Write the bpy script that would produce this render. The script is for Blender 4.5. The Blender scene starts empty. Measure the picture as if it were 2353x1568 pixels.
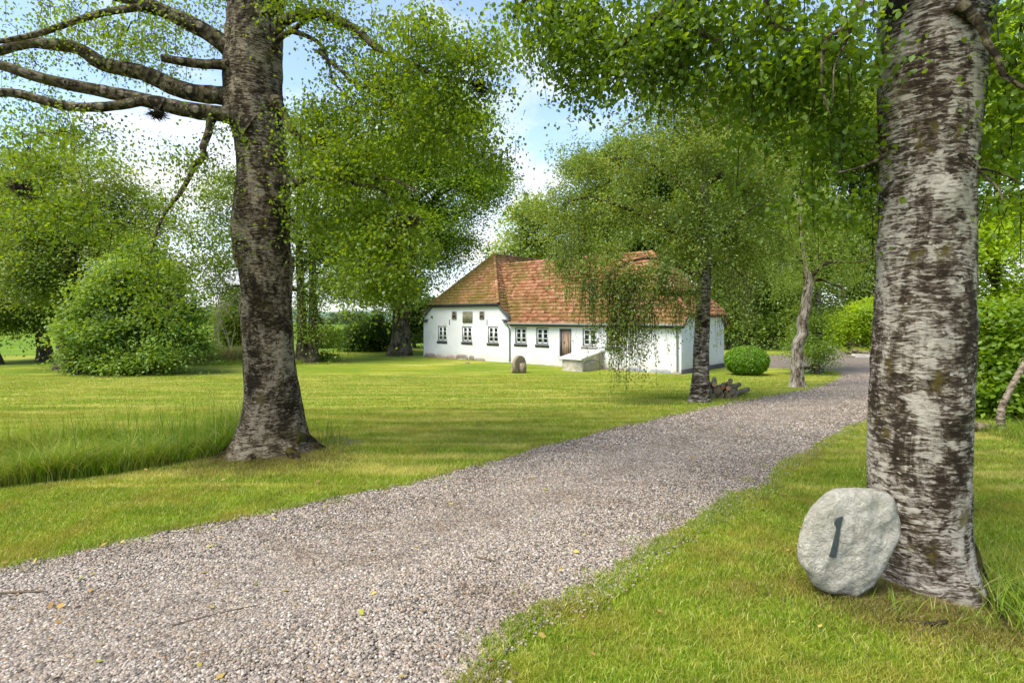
import bpy, math, random
import numpy as np
from mathutils import Vector, Matrix, noise as mnoise

SC = bpy.context.scene
COL = SC.collection
RAD = math.radians
EYE = 2.2            # camera height above the near lawn
FPX = 1274.0         # focal length in reading-pixels (photo measured 2352 px wide)
CX, HY = 1176.0, 730.0

# ---------------------------------------------------------------- camera
cam_d = bpy.data.cameras.new('camera')
cam = bpy.data.objects.new('camera', cam_d); COL.objects.link(cam)
cam.location = (0, 0, EYE); cam.rotation_euler = (RAD(90), 0, 0)
cam_d.sensor_width = 36.0
cam_d.lens = 36.0 * FPX / 2352.0
cam_d.shift_y = -(784.0 - HY) / 2352.0
cam_d.clip_start = 0.05; cam_d.clip_end = 3000
SC.camera = cam

# ---------------------------------------------------------------- light
SUN_EL, SUN_AZ = 58.0, 232.0       # azimuth clockwise from +Y (camera looks along +Y)
world = bpy.data.worlds.new('World'); SC.world = world
world.use_nodes = True
wn, wl = world.node_tree.nodes, world.node_tree.links
wn.clear()
wo = wn.new('ShaderNodeOutputWorld'); wb = wn.new('ShaderNodeBackground')
sky = wn.new('ShaderNodeTexSky'); sky.sky_type = 'NISHITA'; sky.sun_disc = False
sky.sun_elevation = RAD(SUN_EL); sky.sun_rotation = RAD(SUN_AZ)
sky.air_density = 1.0; sky.dust_density = 0.6; sky.ozone_density = 3.0
tc = wn.new('ShaderNodeTexCoord')
mp = wn.new('ShaderNodeMapping'); mp.inputs['Scale'].default_value = (1.0, 1.0, 2.3)
mp.inputs['Location'].default_value = (0.35, 0.1, 0.22)
cn = wn.new('ShaderNodeTexNoise'); cn.inputs['Scale'].default_value = 2.1; cn.inputs['Detail'].default_value = 9
cn.inputs['Roughness'].default_value = 0.56; cn.inputs['Distortion'].default_value = 0.25
sx = wn.new('ShaderNodeSeparateXYZ')
low = wn.new('ShaderNodeMapRange'); low.inputs['From Min'].default_value = 0.0; low.inputs['From Max'].default_value = 0.5
low.inputs['To Min'].default_value = 0.15; low.inputs['To Max'].default_value = -0.06
ad = wn.new('ShaderNodeMath'); ad.operation = 'ADD'
cr = wn.new('ShaderNodeValToRGB')
cr.color_ramp.elements[0].position = 0.49; cr.color_ramp.elements[0].color = (0.12, 0.12, 0.12, 1)
cr.color_ramp.elements[1].position = 0.64; cr.color_ramp.elements[1].color = (1, 1, 1, 1)
c2 = wn.new('ShaderNodeTexNoise'); c2.inputs['Scale'].default_value = 5.0; c2.inputs['Detail'].default_value = 6
ccol = wn.new('ShaderNodeValToRGB')
ccol.color_ramp.elements[0].position = 0.3; ccol.color_ramp.elements[0].color = (0.72, 0.76, 0.86, 1)
ccol.color_ramp.elements[1].position = 0.68; ccol.color_ramp.elements[1].color = (1.0, 1.0, 1.02, 1)
cv = wn.new('ShaderNodeVectorMath'); cv.operation = 'SCALE'; cv.inputs['Scale'].default_value = 4.0
mx = wn.new('ShaderNodeMix'); mx.data_type = 'RGBA'
wl.new(tc.outputs['Generated'], mp.inputs['Vector']); wl.new(mp.outputs[0], cn.inputs['Vector']); wl.new(mp.outputs[0], c2.inputs['Vector'])
wl.new(tc.outputs['Generated'], sx.inputs[0]); wl.new(sx.outputs['Z'], low.inputs['Value'])
wl.new(cn.outputs['Fac'], ad.inputs[0]); wl.new(low.outputs[0], ad.inputs[1]); wl.new(ad.outputs[0], cr.inputs['Fac'])
wl.new(c2.outputs['Fac'], ccol.inputs['Fac']); wl.new(ccol.outputs['Color'], cv.inputs[0])
wl.new(cr.outputs['Color'], mx.inputs['Factor']); wl.new(sky.outputs['Color'], mx.inputs['A']); wl.new(cv.outputs[0], mx.inputs['B'])
wl.new(mx.outputs['Result'], wb.inputs['Color']); wb.inputs['Strength'].default_value = 0.12
wl.new(wb.outputs[0], wo.inputs['Surface'])

sun_d = bpy.data.lights.new('sun', 'SUN'); sun_d.energy = 2.5; sun_d.angle = RAD(38); sun_d.color = (1.0, 0.93, 0.80)
sun = bpy.data.objects.new('sun', sun_d); COL.objects.link(sun)
_d = Vector((math.sin(RAD(SUN_AZ)) * math.cos(RAD(SUN_EL)), math.cos(RAD(SUN_AZ)) * math.cos(RAD(SUN_EL)), math.sin(RAD(SUN_EL))))
sun.rotation_euler = _d.to_track_quat('Z', 'Y').to_euler()
SC.view_settings.view_transform = 'Standard'; SC.view_settings.look = 'None'
SC.view_settings.exposure = 1.55; SC.view_settings.gamma = 1.0
SC.cycles.max_bounces = 8; SC.cycles.diffuse_bounces = 4; SC.cycles.transmission_bounces = 6; SC.cycles.glossy_bounces = 2
SC.cycles.transparent_max_bounces = 8

# ---------------------------------------------------------------- terrain
def sstep(a, b, x):
    t = np.clip((np.asarray(x, float) - a) / (b - a), 0, 1); return t * t * (3 - 2 * t)
def gz(x, y):
    x = np.asarray(x, float); y = np.asarray(y, float)
    z = -0.6 * sstep(9, 30, y)
    d = y - (8.4 + 0.55 * np.clip(x + 7, -3, 3))                                  # ditch with the long grass
    z = z - 0.30 * np.exp(-(d / 1.0) ** 2) * sstep(-4.3, -6.0, x)
    z = z - 0.16 * sstep(2.3, 4.4, x) * sstep(9.5, 6.0, y) + 0.03 * np.exp(-(((x - 2.5) ** 2 + (y - 4.4) ** 2) / 0.5))  # root mounds
    z = z + 0.07 * np.exp(-(((x + 3.9) ** 2 + (y - 8.9) ** 2) / 1.4))
    z = z + 0.5 * sstep(60, 240, np.hypot(x, y)) * 0
    return z
def P(px, py, Y):
    return np.array([(px - CX) / FPX * Y, Y, EYE - (py - HY) / FPX * Y])
def G(px, py):
    k = (py - HY) / FPX; Y = EYE / k
    for _ in range(60):
        x = (px - CX) / FPX * Y
        Y = 0.5 * Y + 0.5 * (EYE - float(gz(x, Y))) / k
    x = (px - CX) / FPX * Y
    return np.array([x, Y, float(gz(x, Y))])

# ---------------------------------------------------------------- mesh builder
class MB:
    def __init__(s): s.v = []; s.f = []; s.n = 0; s.uv = []
    def add(s, V, F, uv=None):
        V = np.asarray(V, np.float32).reshape(-1, 3); F = np.asarray(F, np.int64)
        s.v.append(V); s.f.append(F + s.n); s.n += len(V)
        s.uv.append(np.asarray(uv, np.float32).reshape(-1, 2) if uv is not None else np.zeros((len(V), 2), np.float32))
    def many(s, T, F):                       # T: (n,k,3) copies of one template with faces F (f,m)
        T = np.asarray(T, np.float32); n, k = T.shape[:2]
        FF = (np.asarray(F)[None] + (np.arange(n) * k)[:, None, None]).reshape(-1, np.asarray(F).shape[1])
        s.add(T.reshape(-1, 3), FF)
    def box(s, c, h, ax=None):
        c = np.asarray(c, float); h = np.asarray(h, float)
        sg = np.array([[-1,-1,-1],[1,-1,-1],[1,1,-1],[-1,1,-1],[-1,-1,1],[1,-1,1],[1,1,1],[-1,1,1]], float) * h
        if ax is not None: sg = sg @ np.asarray(ax, float)
        s.add(sg + c, [[0,3,2,1],[4,5,6,7],[0,1,5,4],[1,2,6,5],[2,3,7,6],[3,0,4,7]])
    def quad(s, *p): s.add(p, [list(range(len(p)))])
    def prism(s, pts2, fr, to):              # polygon given as two matching rings
        a = np.asarray(fr, float); b = np.asarray(to, float); n = len(a)
        s.add(np.vstack([a, b]), [[i, (i + 1) % n, n + (i + 1) % n, n + i] for i in range(n)])
        s.add(a, [list(range(n))[::-1]]); s.add(b, [list(range(n))])
    def tube(s, pts, rad, seg=8, cap=True, jit=0.0, seed=0, squash=None):
        pts = np.asarray(pts, float); n = len(pts); rad = np.broadcast_to(np.asarray(rad, float), (n,))
        t = np.gradient(pts, axis=0); t /= np.linalg.norm(t, axis=1)[:, None] + 1e-9
        up = np.array([0, 0, 1.0]) if abs(t[0][2]) < 0.8 else np.array([0, 1.0, 0])
        u = np.cross(t[0], up); u /= np.linalg.norm(u); U = []
        for i in range(n):
            u = u - t[i] * np.dot(u, t[i]); u /= np.linalg.norm(u) + 1e-9; U.append(u)
        U = np.array(U); W = np.cross(t, U)
        a = np.arange(seg) / seg * 2 * np.pi
        r = rad[:, None] * np.ones(seg)
        if jit:
            rg = np.random.default_rng(seed); r = r * (1 + jit * rg.standard_normal((n, seg)))
        V = pts[:, None] + r[..., None] * (np.cos(a)[None, :, None] * U[:, None] + np.sin(a)[None, :, None] * W[:, None])
        L = np.concatenate([[0], np.cumsum(np.linalg.norm(np.diff(pts, axis=0), axis=1))])
        uv = np.stack([np.broadcast_to(np.abs(a - np.pi)[None] * rad.mean(), (n, seg)), np.broadcast_to(L[:, None], (n, seg))], -1)
        i, j = np.meshgrid(np.arange(n - 1), np.arange(seg), indexing='ij')
        F = np.stack([i * seg + j, i * seg + (j + 1) % seg, (i + 1) * seg + (j + 1) % seg, (i + 1) * seg + j], -1).reshape(-1, 4)
        s.add(V.reshape(-1, 3), F, uv.reshape(-1, 2))
        if cap:
            s.add(V[0], [list(range(seg))[::-1]]); s.add(V[-1], [list(range(seg))])
    def obj(s, name, mat, parent=None, smooth=False, uv=False, loc=None):
        me = bpy.data.meshes.new(name)
        V = np.vstack(s.v)
        if loc is not None: V = V - np.asarray(loc, np.float32)
        me.vertices.add(len(V)); me.vertices.foreach_set('co', V.ravel())
        li = np.concatenate([f.ravel() for f in s.f]); tot = np.concatenate([np.full(len(f), f.shape[1]) for f in s.f])
        me.loops.add(len(li)); me.loops.foreach_set('vertex_index', li.astype(np.int32))
        me.polygons.add(len(tot)); st = np.concatenate([[0], np.cumsum(tot)[:-1]])
        me.polygons.foreach_set('loop_start', st.astype(np.int32)); me.polygons.foreach_set('loop_total', tot.astype(np.int32))
        if smooth: me.polygons.foreach_set('use_smooth', np.ones(len(tot), bool))
        if uv:
            lay = me.uv_layers.new(name='UVMap'); lay.data.foreach_set('uv', np.vstack(s.uv)[li].ravel())
        me.update(calc_edges=True)
        me.materials.append(mat)
        o = bpy.data.objects.new(name, me); COL.objects.link(o)
        if parent is not None:
            o.parent = parent
            if loc is None: o.matrix_parent_inverse = Matrix.Translation(parent.location).inverted()
        if loc is not None: o.location = loc
        return o

def tag(o, label=None, cat=None, group=None, kind=None):
    if label: o['label'] = label
    if cat: o['category'] = cat
    if group: o['group'] = group
    if kind: o['kind'] = kind
    return o
def thing(name, loc, label, cat, group=None):
    o = bpy.data.objects.new(name, None); COL.objects.link(o); o.location = tuple(float(a) for a in loc)
    o.empty_display_size = 0.2
    return tag(o, label, cat, group)

# ---------------------------------------------------------------- material helper
class NT:
    def __init__(s, name):
        s.m = bpy.data.materials.new(name); s.m.use_nodes = True
        s.n = s.m.node_tree.nodes; s.l = s.m.node_tree.links; s.n.clear()
        s.out = s.n.new('ShaderNodeOutputMaterial')
    def node(s, t, **kw):
        nd = s.n.new('ShaderNode' + t)
        for k, v in kw.items():
            if k in nd.inputs: s.put(nd.inputs[k], v)
            else: setattr(nd, k, v)
        return nd
    def put(s, sock, v):
        if hasattr(v, 'links') or hasattr(v, 'is_linked'): s.l.new(v, sock)
        elif isinstance(v, bpy.types.Node): s.l.new(v.outputs[0], sock)
        else:
            if isinstance(v, (tuple, list)) and len(v) == 3 and sock.type == 'RGBA': v = (*v, 1)
            sock.default_value = v
    def coord(s, kind='Object', scale=(1, 1, 1), rot=(0, 0, 0)):
        c = s.node('TexCoord'); m = s.node('Mapping'); s.l.new(c.outputs[kind], m.inputs['Vector'])
        m.inputs['Scale'].default_value = scale; m.inputs['Rotation'].default_value = rot
        return m.outputs[0]
    def noise(s, vec, scale, detail=5, rough=0.55, dist=0.0):
        nd = s.node('TexNoise'); s.l.new(vec, nd.inputs['Vector']); nd.inputs['Scale'].default_value = scale
        nd.inputs['Detail'].default_value = detail; nd.inputs['Roughness'].default_value = rough; nd.inputs['Distortion'].default_value = dist
        return nd.outputs['Fac']
    def ramp(s, fac, stops, interp='LINEAR'):
        nd = s.node('ValToRGB'); s.put(nd.inputs['Fac'], fac); e = nd.color_ramp.elements; nd.color_ramp.interpolation = interp
        while len(e) < len(stops): e.new(0.5)
        for i, (p, c) in enumerate(stops):
            e[i].position = p; e[i].color = (*c, 1) if not isinstance(c, (int, float)) else (c, c, c, 1)
        return nd.outputs['Color']
    def mix(s, fac, a, b, mode='MIX'):
        nd = s.node('Mix', data_type='RGBA', blend_type=mode)
        s.put(nd.inputs['Factor'], fac); s.put(nd.inputs['A'], a); s.put(nd.inputs['B'], b)
        return nd.outputs['Result']
    def math(s, op, a, b=0.0):
        nd = s.node('Math', operation=op); s.put(nd.inputs[0], a); s.put(nd.inputs[1], b); return nd.outputs[0]
    def rand(s): return s.node('NewGeometry').outputs['Random Per Island']
    def bump(s, h, dist=0.02, strength=1.0):
        nd = s.node('Bump'); s.put(nd.inputs['Height'], h); nd.inputs['Distance'].default_value = dist; nd.inputs['Strength'].default_value = strength
        return nd.outputs[0]
    def bsdf(s, col, rough=0.8, normal=None, spec=0.3, metal=0.0):
        b = s.node('BsdfPrincipled'); s.put(b.inputs['Base Color'], col); s.put(b.inputs['Roughness'], rough)
        b.inputs['Specular IOR Level'].default_value = spec; b.inputs['Metallic'].default_value = metal
        if normal is not None: s.l.new(normal, b.inputs['Normal'])
        s.l.new(b.outputs[0], s.out.inputs['Surface']); return s.m

def mat_simple(name, c, rough=0.7, var=0.25, scale=8.0, bump=0.004, stretch=(1, 1, 1), spec=0.3):
    t = NT(name); v = t.coord('Object', stretch); n = t.noise(v, scale, 6)
    a = tuple(x * (1 - var) for x in c); b = tuple(min(1, x * (1 + var)) for x in c)
    return t.bsdf(t.ramp(n, [(0.3, a), (0.7, b)]), rough, t.bump(t.noise(v, scale * 4, 4), bump), spec)

def mat_leaf(name, c1, c2, trans=1.9, mixf=0.45, clump=0.5, hue=(1.18, 1.0, 0.35), gloss=0.025):
    t = NT(name); r = t.rand()
    col = t.ramp(r, [(0.0, c1), (0.55, tuple((a + b) / 2 for a, b in zip(c1, c2))), (1.0, c2)])
    n = t.noise(t.coord('Object'), clump, 3)
    col = t.mix(1.0, col, t.ramp(n, [(0.3, (0.72, 0.8, 0.8)), (0.7, (1.25, 1.18, 1.0))]), 'MULTIPLY')
    d = t.node('BsdfDiffuse', Color=col)
    tr = t.node('BsdfTranslucent', Color=t.mix(1.0, col, tuple(trans * h for h in hue), 'MULTIPLY'))
    ms = t.node('MixShader'); ms.inputs[0].default_value = mixf
    t.l.new(d.outputs[0], ms.inputs[1]); t.l.new(tr.outputs[0], ms.inputs[2])
    g = t.node('BsdfGlossy', Roughness=0.5, Color=(0.9, 0.95, 0.9)); m2 = t.node('MixShader'); m2.inputs[0].default_value = gloss
    t.l.new(ms.outputs[0], m2.inputs[1]); t.l.new(g.outputs[0], m2.inputs[2])
    t.l.new(m2.outputs[0], t.out.inputs['Surface']); return t.m

def mat_bark(name, dark, mid, pale, amount=0.5, su=9.0, sv=34.0, moss=None, mossamt=0.0, bump=0.02, spots=0.5, bigamp=2.1, foot=0.0):
    """flaky birch-like bark on a UV laid out in metres: crisp pale horizontal flakes broken by big dark lichen patches"""
    t = NT(name); uvc = t.coord('UV', (1, 1, 1))
    wv = t.node('TexNoise'); t.l.new(t.coord('UV', (9, 14, 1)), wv.inputs['Vector']); wv.inputs['Scale'].default_value = 1.0; wv.inputs['Detail'].default_value = 6
    off = t.node('VectorMath', operation='SCALE'); t.l.new(wv.outputs['Color'], off.inputs[0]); off.inputs['Scale'].default_value = 0.07
    wp = t.node('VectorMath', operation='ADD'); t.l.new(uvc, wp.inputs[0]); t.l.new(off.outputs[0], wp.inputs[1])
    def cells(a, b, feat='F1'):
        mp_ = t.node('Mapping'); t.l.new(wp.outputs[0], mp_.inputs['Vector']); mp_.inputs['Scale'].default_value = (a, b, 1)
        vo = t.node('TexVoronoi'); vo.feature = feat; t.l.new(mp_.outputs[0], vo.inputs['Vector']); vo.inputs['Scale'].default_value = 1.0
        sp = t.node('SeparateColor'); t.l.new(vo.outputs['Color'], sp.inputs[0]); return sp.outputs[0], vo.outputs['Distance']
    r1, d1 = cells(su, sv); r2, d2 = cells(su * 2.1, sv * 1.9); r3, d3 = cells(14, 17)
    big = t.noise(t.coord('UV', (3.4, 1.5, 1)), 1.0, 7, 0.66, 1.0)
    mid_n = t.noise(t.coord('UV', (su * 0.7, sv * 0.22, 1)), 1.0, 6, 0.65, 0.8)
    fine = t.noise(t.coord('UV', (80, 170, 1)), 1.0, 5, 0.72)
    f = t.math('ADD', t.math('MULTIPLY', t.math('SUBTRACT', big, 0.5), bigamp), t.math('MULTIPLY', t.math('SUBTRACT', mid_n, 0.5), 0.7))
    f = t.math('ADD', f, t.math('ADD', t.math('MULTIPLY', t.math('SUBTRACT', r1, 0.5), 0.62), t.math('MULTIPLY', t.math('SUBTRACT', r2, 0.5), 0.55)))
    f = t.math('ADD', t.math('ADD', f, amount), t.math('MULTIPLY', t.math('SUBTRACT', fine, 0.5), 0.55))
    col = t.ramp(f, [(0.02, dark), (0.32, mid), (0.50, tuple(a * 0.75 + b * 0.25 for a, b in zip(mid, pale))), (0.64, tuple(a * 0.35 + b * 0.65 for a, b in zip(mid, pale))), (0.90, pale)])
    crack = t.ramp(t.math('ADD', d1, t.math('MULTIPLY', fine, 0.2)), [(0.55, 1.0), (0.85, 0.75)])
    col = t.mix(1.0, col, crack, 'MULTIPLY')
    sm = t.math('MULTIPLY', t.ramp(t.math('ADD', d3, t.math('MULTIPLY', fine, 0.25)), [(0.22, 1.0), (0.30, 0.0)]), t.ramp(r3, [(0.95 - 0.6 * spots, 0.0), (0.97 - 0.6 * spots, 1.0)]))
    col = t.mix(t.math('MULTIPLY', sm, 0.85), col, tuple(min(1, x * 1.1) for x in pale))
    if moss:
        mz = t.noise(t.coord('UV', (5, 3, 1)), 1.0, 6, 0.65)
        col = t.mix(t.ramp(mz, [(0.62 - mossamt * 0.3, 0.0), (0.70 - mossamt * 0.3, 0.8)]), col, moss)
    if foot:                                       # damp mossy foot of the trunk, ragged upper edge
        su_ = t.node('SeparateXYZ'); t.l.new(uvc, su_.inputs[0]); fz = t.math('ADD', su_.outputs[1], t.math('MULTIPLY', t.math('SUBTRACT', big, 0.5), 1.6 * foot))
        fr_ = t.node('MapRange'); t.put(fr_.inputs['Value'], fz); fr_.inputs['From Min'].default_value = foot * 0.3; fr_.inputs['From Max'].default_value = foot; fr_.inputs['To Min'].default_value = 0.9; fr_.inputs['To Max'].default_value = 0.0
        col = t.mix(fr_.outputs[0], col, t.ramp(fine, [(0.35, (0.030, 0.024, 0.010)), (0.65, (0.095, 0.078, 0.022))]))
    hgt = t.math('ADD', t.math('ADD', t.math('MULTIPLY', r1, 0.5), t.math('MULTIPLY', fine, 0.6)), t.math('MULTIPLY', f, 0.5))
    return t.bsdf(col, 0.9, t.bump(hgt, bump, 0.9), 0.15)
# ================================================================ GROUND
t = NT('lawn_ground')
v = t.coord('Object', (0.30, 2.6, 1)); st1 = t.noise(v, 1.0, 7, 0.62, 0.6)
v2 = t.coord('Object', (1, 1, 1)); n1 = t.noise(v2, 0.22, 4); n2 = t.noise(v2, 9.0, 6, 0.7); n3 = t.noise(t.coord('Object', (5, 30, 1)), 1.0, 5, 0.7)
c = t.ramp(st1, [(0.34, (0.10, 0.165, 0.010)), (0.46, (0.19, 0.235, 0.018)), (0.56, (0.29, 0.30, 0.035)), (0.66, (0.46, 0.42, 0.13))])
c = t.mix(t.ramp(n1, [(0.40, 0.0), (0.62, 0.75)]), c, (0.125, 0.20, 0.015))
c = t.mix(1.0, c, t.ramp(n2, [(0.25, 0.62), (0.75, 1.3)]), 'MULTIPLY')
c = t.mix(1.0, c, t.ramp(n3, [(0.3, 0.75), (0.7, 1.22)]), 'MULTIPLY')
M_LAWN = t.bsdf(c, 0.95, t.bump(t.math('ADD', n2, n3), 0.05, 0.8), 0.1)

ax = np.concatenate([-np.geomspace(900, 16, 34), np.arange(-15, 15.01, 0.3), np.geomspace(16, 900, 34)])
ay = np.concatenate([[-60, -30, -15, -8], np.arange(-4, 16, 0.3), np.arange(16, 60, 1.0), np.geomspace(60, 1500, 30)])
X, Y = np.meshgrid(ax, ay, indexing='ij')
mb = MB(); nx, ny = X.shape
i, j = np.meshgrid(np.arange(nx - 1), np.arange(ny - 1), indexing='ij')
mb.add(np.stack([X, Y, gz(X, Y)], -1), np.stack([i * ny + j, (i + 1) * ny + j, (i + 1) * ny + j + 1, i * ny + j + 1], -1).reshape(-1, 4))
tag(mb.obj('lawn', M_LAWN, smooth=True), kind='structure')

# ---- gravel drive: two edges walked from the camera to the yard
DL = [(0,1305),(200,1268),(400,1222),(640,1173),(830,1136),(1000,1097),(1150,1058),(1300,1013),(1450,976),(1600,944),(1700,924),(1800,905),(1880,890),(1925,872),(1937,861)]
DR = [(1090,1568),(1128,1480),(1200,1420),(1300,1370),(1440,1290),(1590,1195),(1690,1145),(1750,1106),(1780,1080),(1900,1010),(2008,955),(2070,915),(2110,885),(2140,860),(2160,848)]
EL = [np.array([-14, 3.4]), np.array([-8, 4.1])] + [G(*p)[:2] for p in DL]
ER = [np.array([-14, -3.0]), np.array([-3.0, 0.4])] + [G(*p)[:2] for p in DR]
def resample(pl, n):
    pl = np.array(pl); L = np.concatenate([[0], np.cumsum(np.linalg.norm(np.diff(pl, axis=0), axis=1))])
    s = np.linspace(0, L[-1], n); return np.stack([np.interp(s, L, pl[:, k]) for k in (0, 1)], 1)
# match stations by index fraction so that the strip does not twist
def stations(pl, per): return np.vstack([np.linspace(pl[i], pl[i + 1], per, endpoint=False) for i in range(len(pl) - 1)] + [pl[-1][None]])
SL, SR = stations(EL, 8), stations(ER, 8)
def strip(mb, A, B, m, dz):
    n = len(A); w = np.linspace(0, 1, m)
    Q = A[:, None] * (1 - w[None, :, None]) + B[:, None] * w[None, :, None]
    Z = gz(Q[..., 0], Q[..., 1]) + dz + 0.03 * np.sin(np.pi * w)[None]
    i, j = np.meshgrid(np.arange(n - 1), np.arange(m - 1), indexing='ij')
    mb.add(np.dstack([Q, Z]), np.stack([i * m + j, i * m + j + 1, (i + 1) * m + j + 1, (i + 1) * m + j], -1).reshape(-1, 4))
YN = [G(1655,846)[:2], G(1760,845)[:2], G(1870,848)[:2], G(1920,852)[:2], G(1940,861)[:2], G(2160,848)[:2] + [0, -0.5], G(2300,840)[:2]]
YF = [G(1655,816)[:2], G(1740,815)[:2], G(1840,814)[:2], G(1900,813)[:2], G(1960,814)[:2], G(2100,813)[:2], G(2260,812)[:2]]
t = NT('gravel')
vo = t.node('TexVoronoi'); t.l.new(t.coord('Object', (1, 1, 0.2)), vo.inputs['Vector']); vo.inputs['Scale'].default_value = 38
vo2 = t.node('TexVoronoi'); t.l.new(t.coord('Object', (1, 1, 0.2)), vo2.inputs['Vector']); vo2.inputs['Scale'].default_value = 12
GR = [(0.0, (0.085, 0.074, 0.064)), (0.25, (0.165, 0.14, 0.122)), (0.5, (0.25, 0.215, 0.188)), (0.72, (0.335, 0.295, 0.26)), (0.86, (0.27, 0.205, 0.14)), (1.0, (0.45, 0.42, 0.38))]
sep = t.node('SeparateColor'); t.l.new(vo.outputs['Color'], sep.inputs[0]); sp2 = t.node('SeparateColor'); t.l.new(vo2.outputs['Color'], sp2.inputs[0])
c = t.ramp(t.math('ADD', t.math('MULTIPLY', sep.outputs[0], 0.7), t.math('MULTIPLY', sp2.outputs[0], 0.3)), GR)
c = t.mix(1.0, c, t.ramp(vo.outputs['Distance'], [(0.0, 1.05), (0.9, 0.55)]), 'MULTIPLY')
dn = t.noise(t.coord('Object', (0.9, 1.5, 1)), 0.9, 7, 0.72, 0.9)
c = t.mix(1.0, c, t.ramp(dn, [(0.34, (0.76, 0.69, 0.60)), (0.50, (0.98, 0.95, 0.90)), (0.70, (1.10, 1.07, 1.0))]), 'MULTIPLY')
M_GRAVEL = t.bsdf(c, 0.85, t.bump(t.math('SUBTRACT', 1.0, vo.outputs['Distance']), 0.02, 1.0), 0.2)
mb = MB(); strip(mb, SL, SR, 14, 0.008); strip(mb, stations(YF, 4), stations(YN, 4), 6, 0.004)
tag(mb.obj('gravel_drive', M_GRAVEL, smooth=True), kind='structure')

POLYS = [np.vstack([np.array(EL), np.array(ER)[::-1]]), np.vstack([np.array(YF), np.array(YN)[::-1]])]
def sdist(x, y):
    """signed distance to the drive, positive inside"""
    best = np.full(x.shape, -1e9)
    for pl in POLYS:
        ins = np.zeros(x.shape, bool); dm = np.full(x.shape, 1e9); n = len(pl)
        for k in range(n):
            (x1, y1), (x2, y2) = pl[k], pl[(k + 1) % n]
            dx, dy = x2 - x1, y2 - y1
            tt = np.clip(((x - x1) * dx + (y - y1) * dy) / (dx * dx + dy * dy + 1e-12), 0, 1)
            dm = np.minimum(dm, np.hypot(x - x1 - tt * dx, y - y1 - tt * dy))
            if abs(dy) > 1e-9:
                cr = ((y1 > y) != (y2 > y)) & (x < (x2 - x1) * (y - y1) / dy + x1); ins ^= cr
        best = np.maximum(best, np.where(ins, dm, -dm))
    return best
def wob(x, y): return 0.05 * np.sin(3.1 * x + 1.3 * y) + 0.04 * np.sin(7.7 * x - 4.2 * y + 1) + 0.03 * np.sin(17 * y + 9 * x)

# ---- crop field beyond the garden
fm = NT('crop'); vf = fm.coord('Object', (0.12, 0.6, 1)); nf = fm.noise(vf, 1.0, 6, 0.6)
M_FIELD = fm.bsdf(fm.ramp(nf, [(0.3, (0.085, 0.15, 0.025)), (0.6, (0.14, 0.215, 0.035)), (0.8, (0.20, 0.27, 0.06))]), 1.0, fm.bump(fm.noise(fm.coord('Object'), 3, 5), 0.15), 0.0)
mb = MB()
fa = np.array([[-200, 44], [-60, 43], [-34, 42], [-20, 44], [-14, 47], [-9, 52], [-6, 60.]]); fb = np.array([[-700, 420], [-420, 420], [-260, 420], [-180, 420], [-120, 420], [-60, 420], [30, 420.]])
strip(mb, stations(fa, 4), stations(fb, 4), 40, 0.012)
mb2 = mb
tag(mb2.obj('crop_field', M_FIELD, smooth=True), kind='structure')

# ---- distant low hill with woods (horizon)
hm = mat_simple('far_hill_haze', (0.11, 0.17, 0.10), 1.0, 0.35, 0.05, 0.0)  # distance haze tinted into the hill's base colour, no air between
mb = MB(); xs = np.linspace(-900, 500, 120)
for k, (yy, hh) in enumerate(((430, 3), (520, 8), (620, 15), (800, 24))):
    pass
rows = [(425, -1), (520, 4), (700, 13), (900, 14)]
Vh = np.array([[x, yy, (0 if k == 0 else 1) * (hh + 3.5 * math.sin(x * 0.011) + 2 * math.sin(x * 0.037 + k)) - 0.6] for k, (yy, hh) in enumerate(rows) for x in xs])
i, j = np.meshgrid(np.arange(len(rows) - 1), np.arange(len(xs) - 1), indexing='ij'); m = len(xs)
mb.add(Vh, np.stack([i * m + j, i * m + j + 1, (i + 1) * m + j + 1, (i + 1) * m + j], -1).reshape(-1, 4))
tag(mb.obj('hills', hm, smooth=True), kind='structure')

# ================================================================ GRASS, PEBBLES
rng = np.random.default_rng(7)
TREES_XY = [(-3.85, 8.95, 0.50), (3.55, 4.85, 0.40)]
def scatter(n, y0, y1, dens_pow=1.0, x0=None, x1=None):
    y = y0 + (y1 - y0) * rng.random(n) ** dens_pow
    if x0 is None: x = (rng.random(n) * 2 - 1) * (0.96 * y + 0.8)
    else: x = x0 + (x1 - x0) * rng.random(n)
    return x, y
def ditch_mask(x, y): return (np.abs(y - (8.55 + 0.55 * np.clip(x + 7, -3, 3))) < 1.35) & (x < -4.45)
def keep_lawn(x, y, margin=0.0):
    k = (sdist(x, y) + wob(x, y)) < margin
    k &= ~ditch_mask(x, y)
    for (a, b, r) in TREES_XY: k &= np.hypot(x - a, y - b) > r
    return k
def blades(mb, x, y, h, w, lean, far=False, zoff=0.0):
    n = len(x); z = gz(x, y) - 0.005 + zoff
    a = rng.random(n) * 2 * np.pi; la = rng.random(n) * 2 * np.pi
    base = np.stack([x, y, z], 1); side = np.stack([np.cos(a), np.sin(a), 0 * a], 1) * (w / 2)[:, None]
    ln = np.stack([np.cos(la), np.sin(la), 0 * la], 1) * (lean * h * rng.random(n))[:, None]; up = np.zeros((n, 3)); up[:, 2] = h
    if far:
        mb.many(np.stack([base - side, base + side, base + up + ln], 1), [[0, 1, 2]])
    else:
        T = np.stack([base - side, base + side, base + up * 0.55 + ln * 0.32 - side * 0.8, base + up * 0.55 + ln * 0.32 + side * 0.8, base + up * 0.92 + ln], 1)
        mb.many(T, [[0, 1, 3], [0, 3, 2], [2, 3, 4]])
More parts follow.
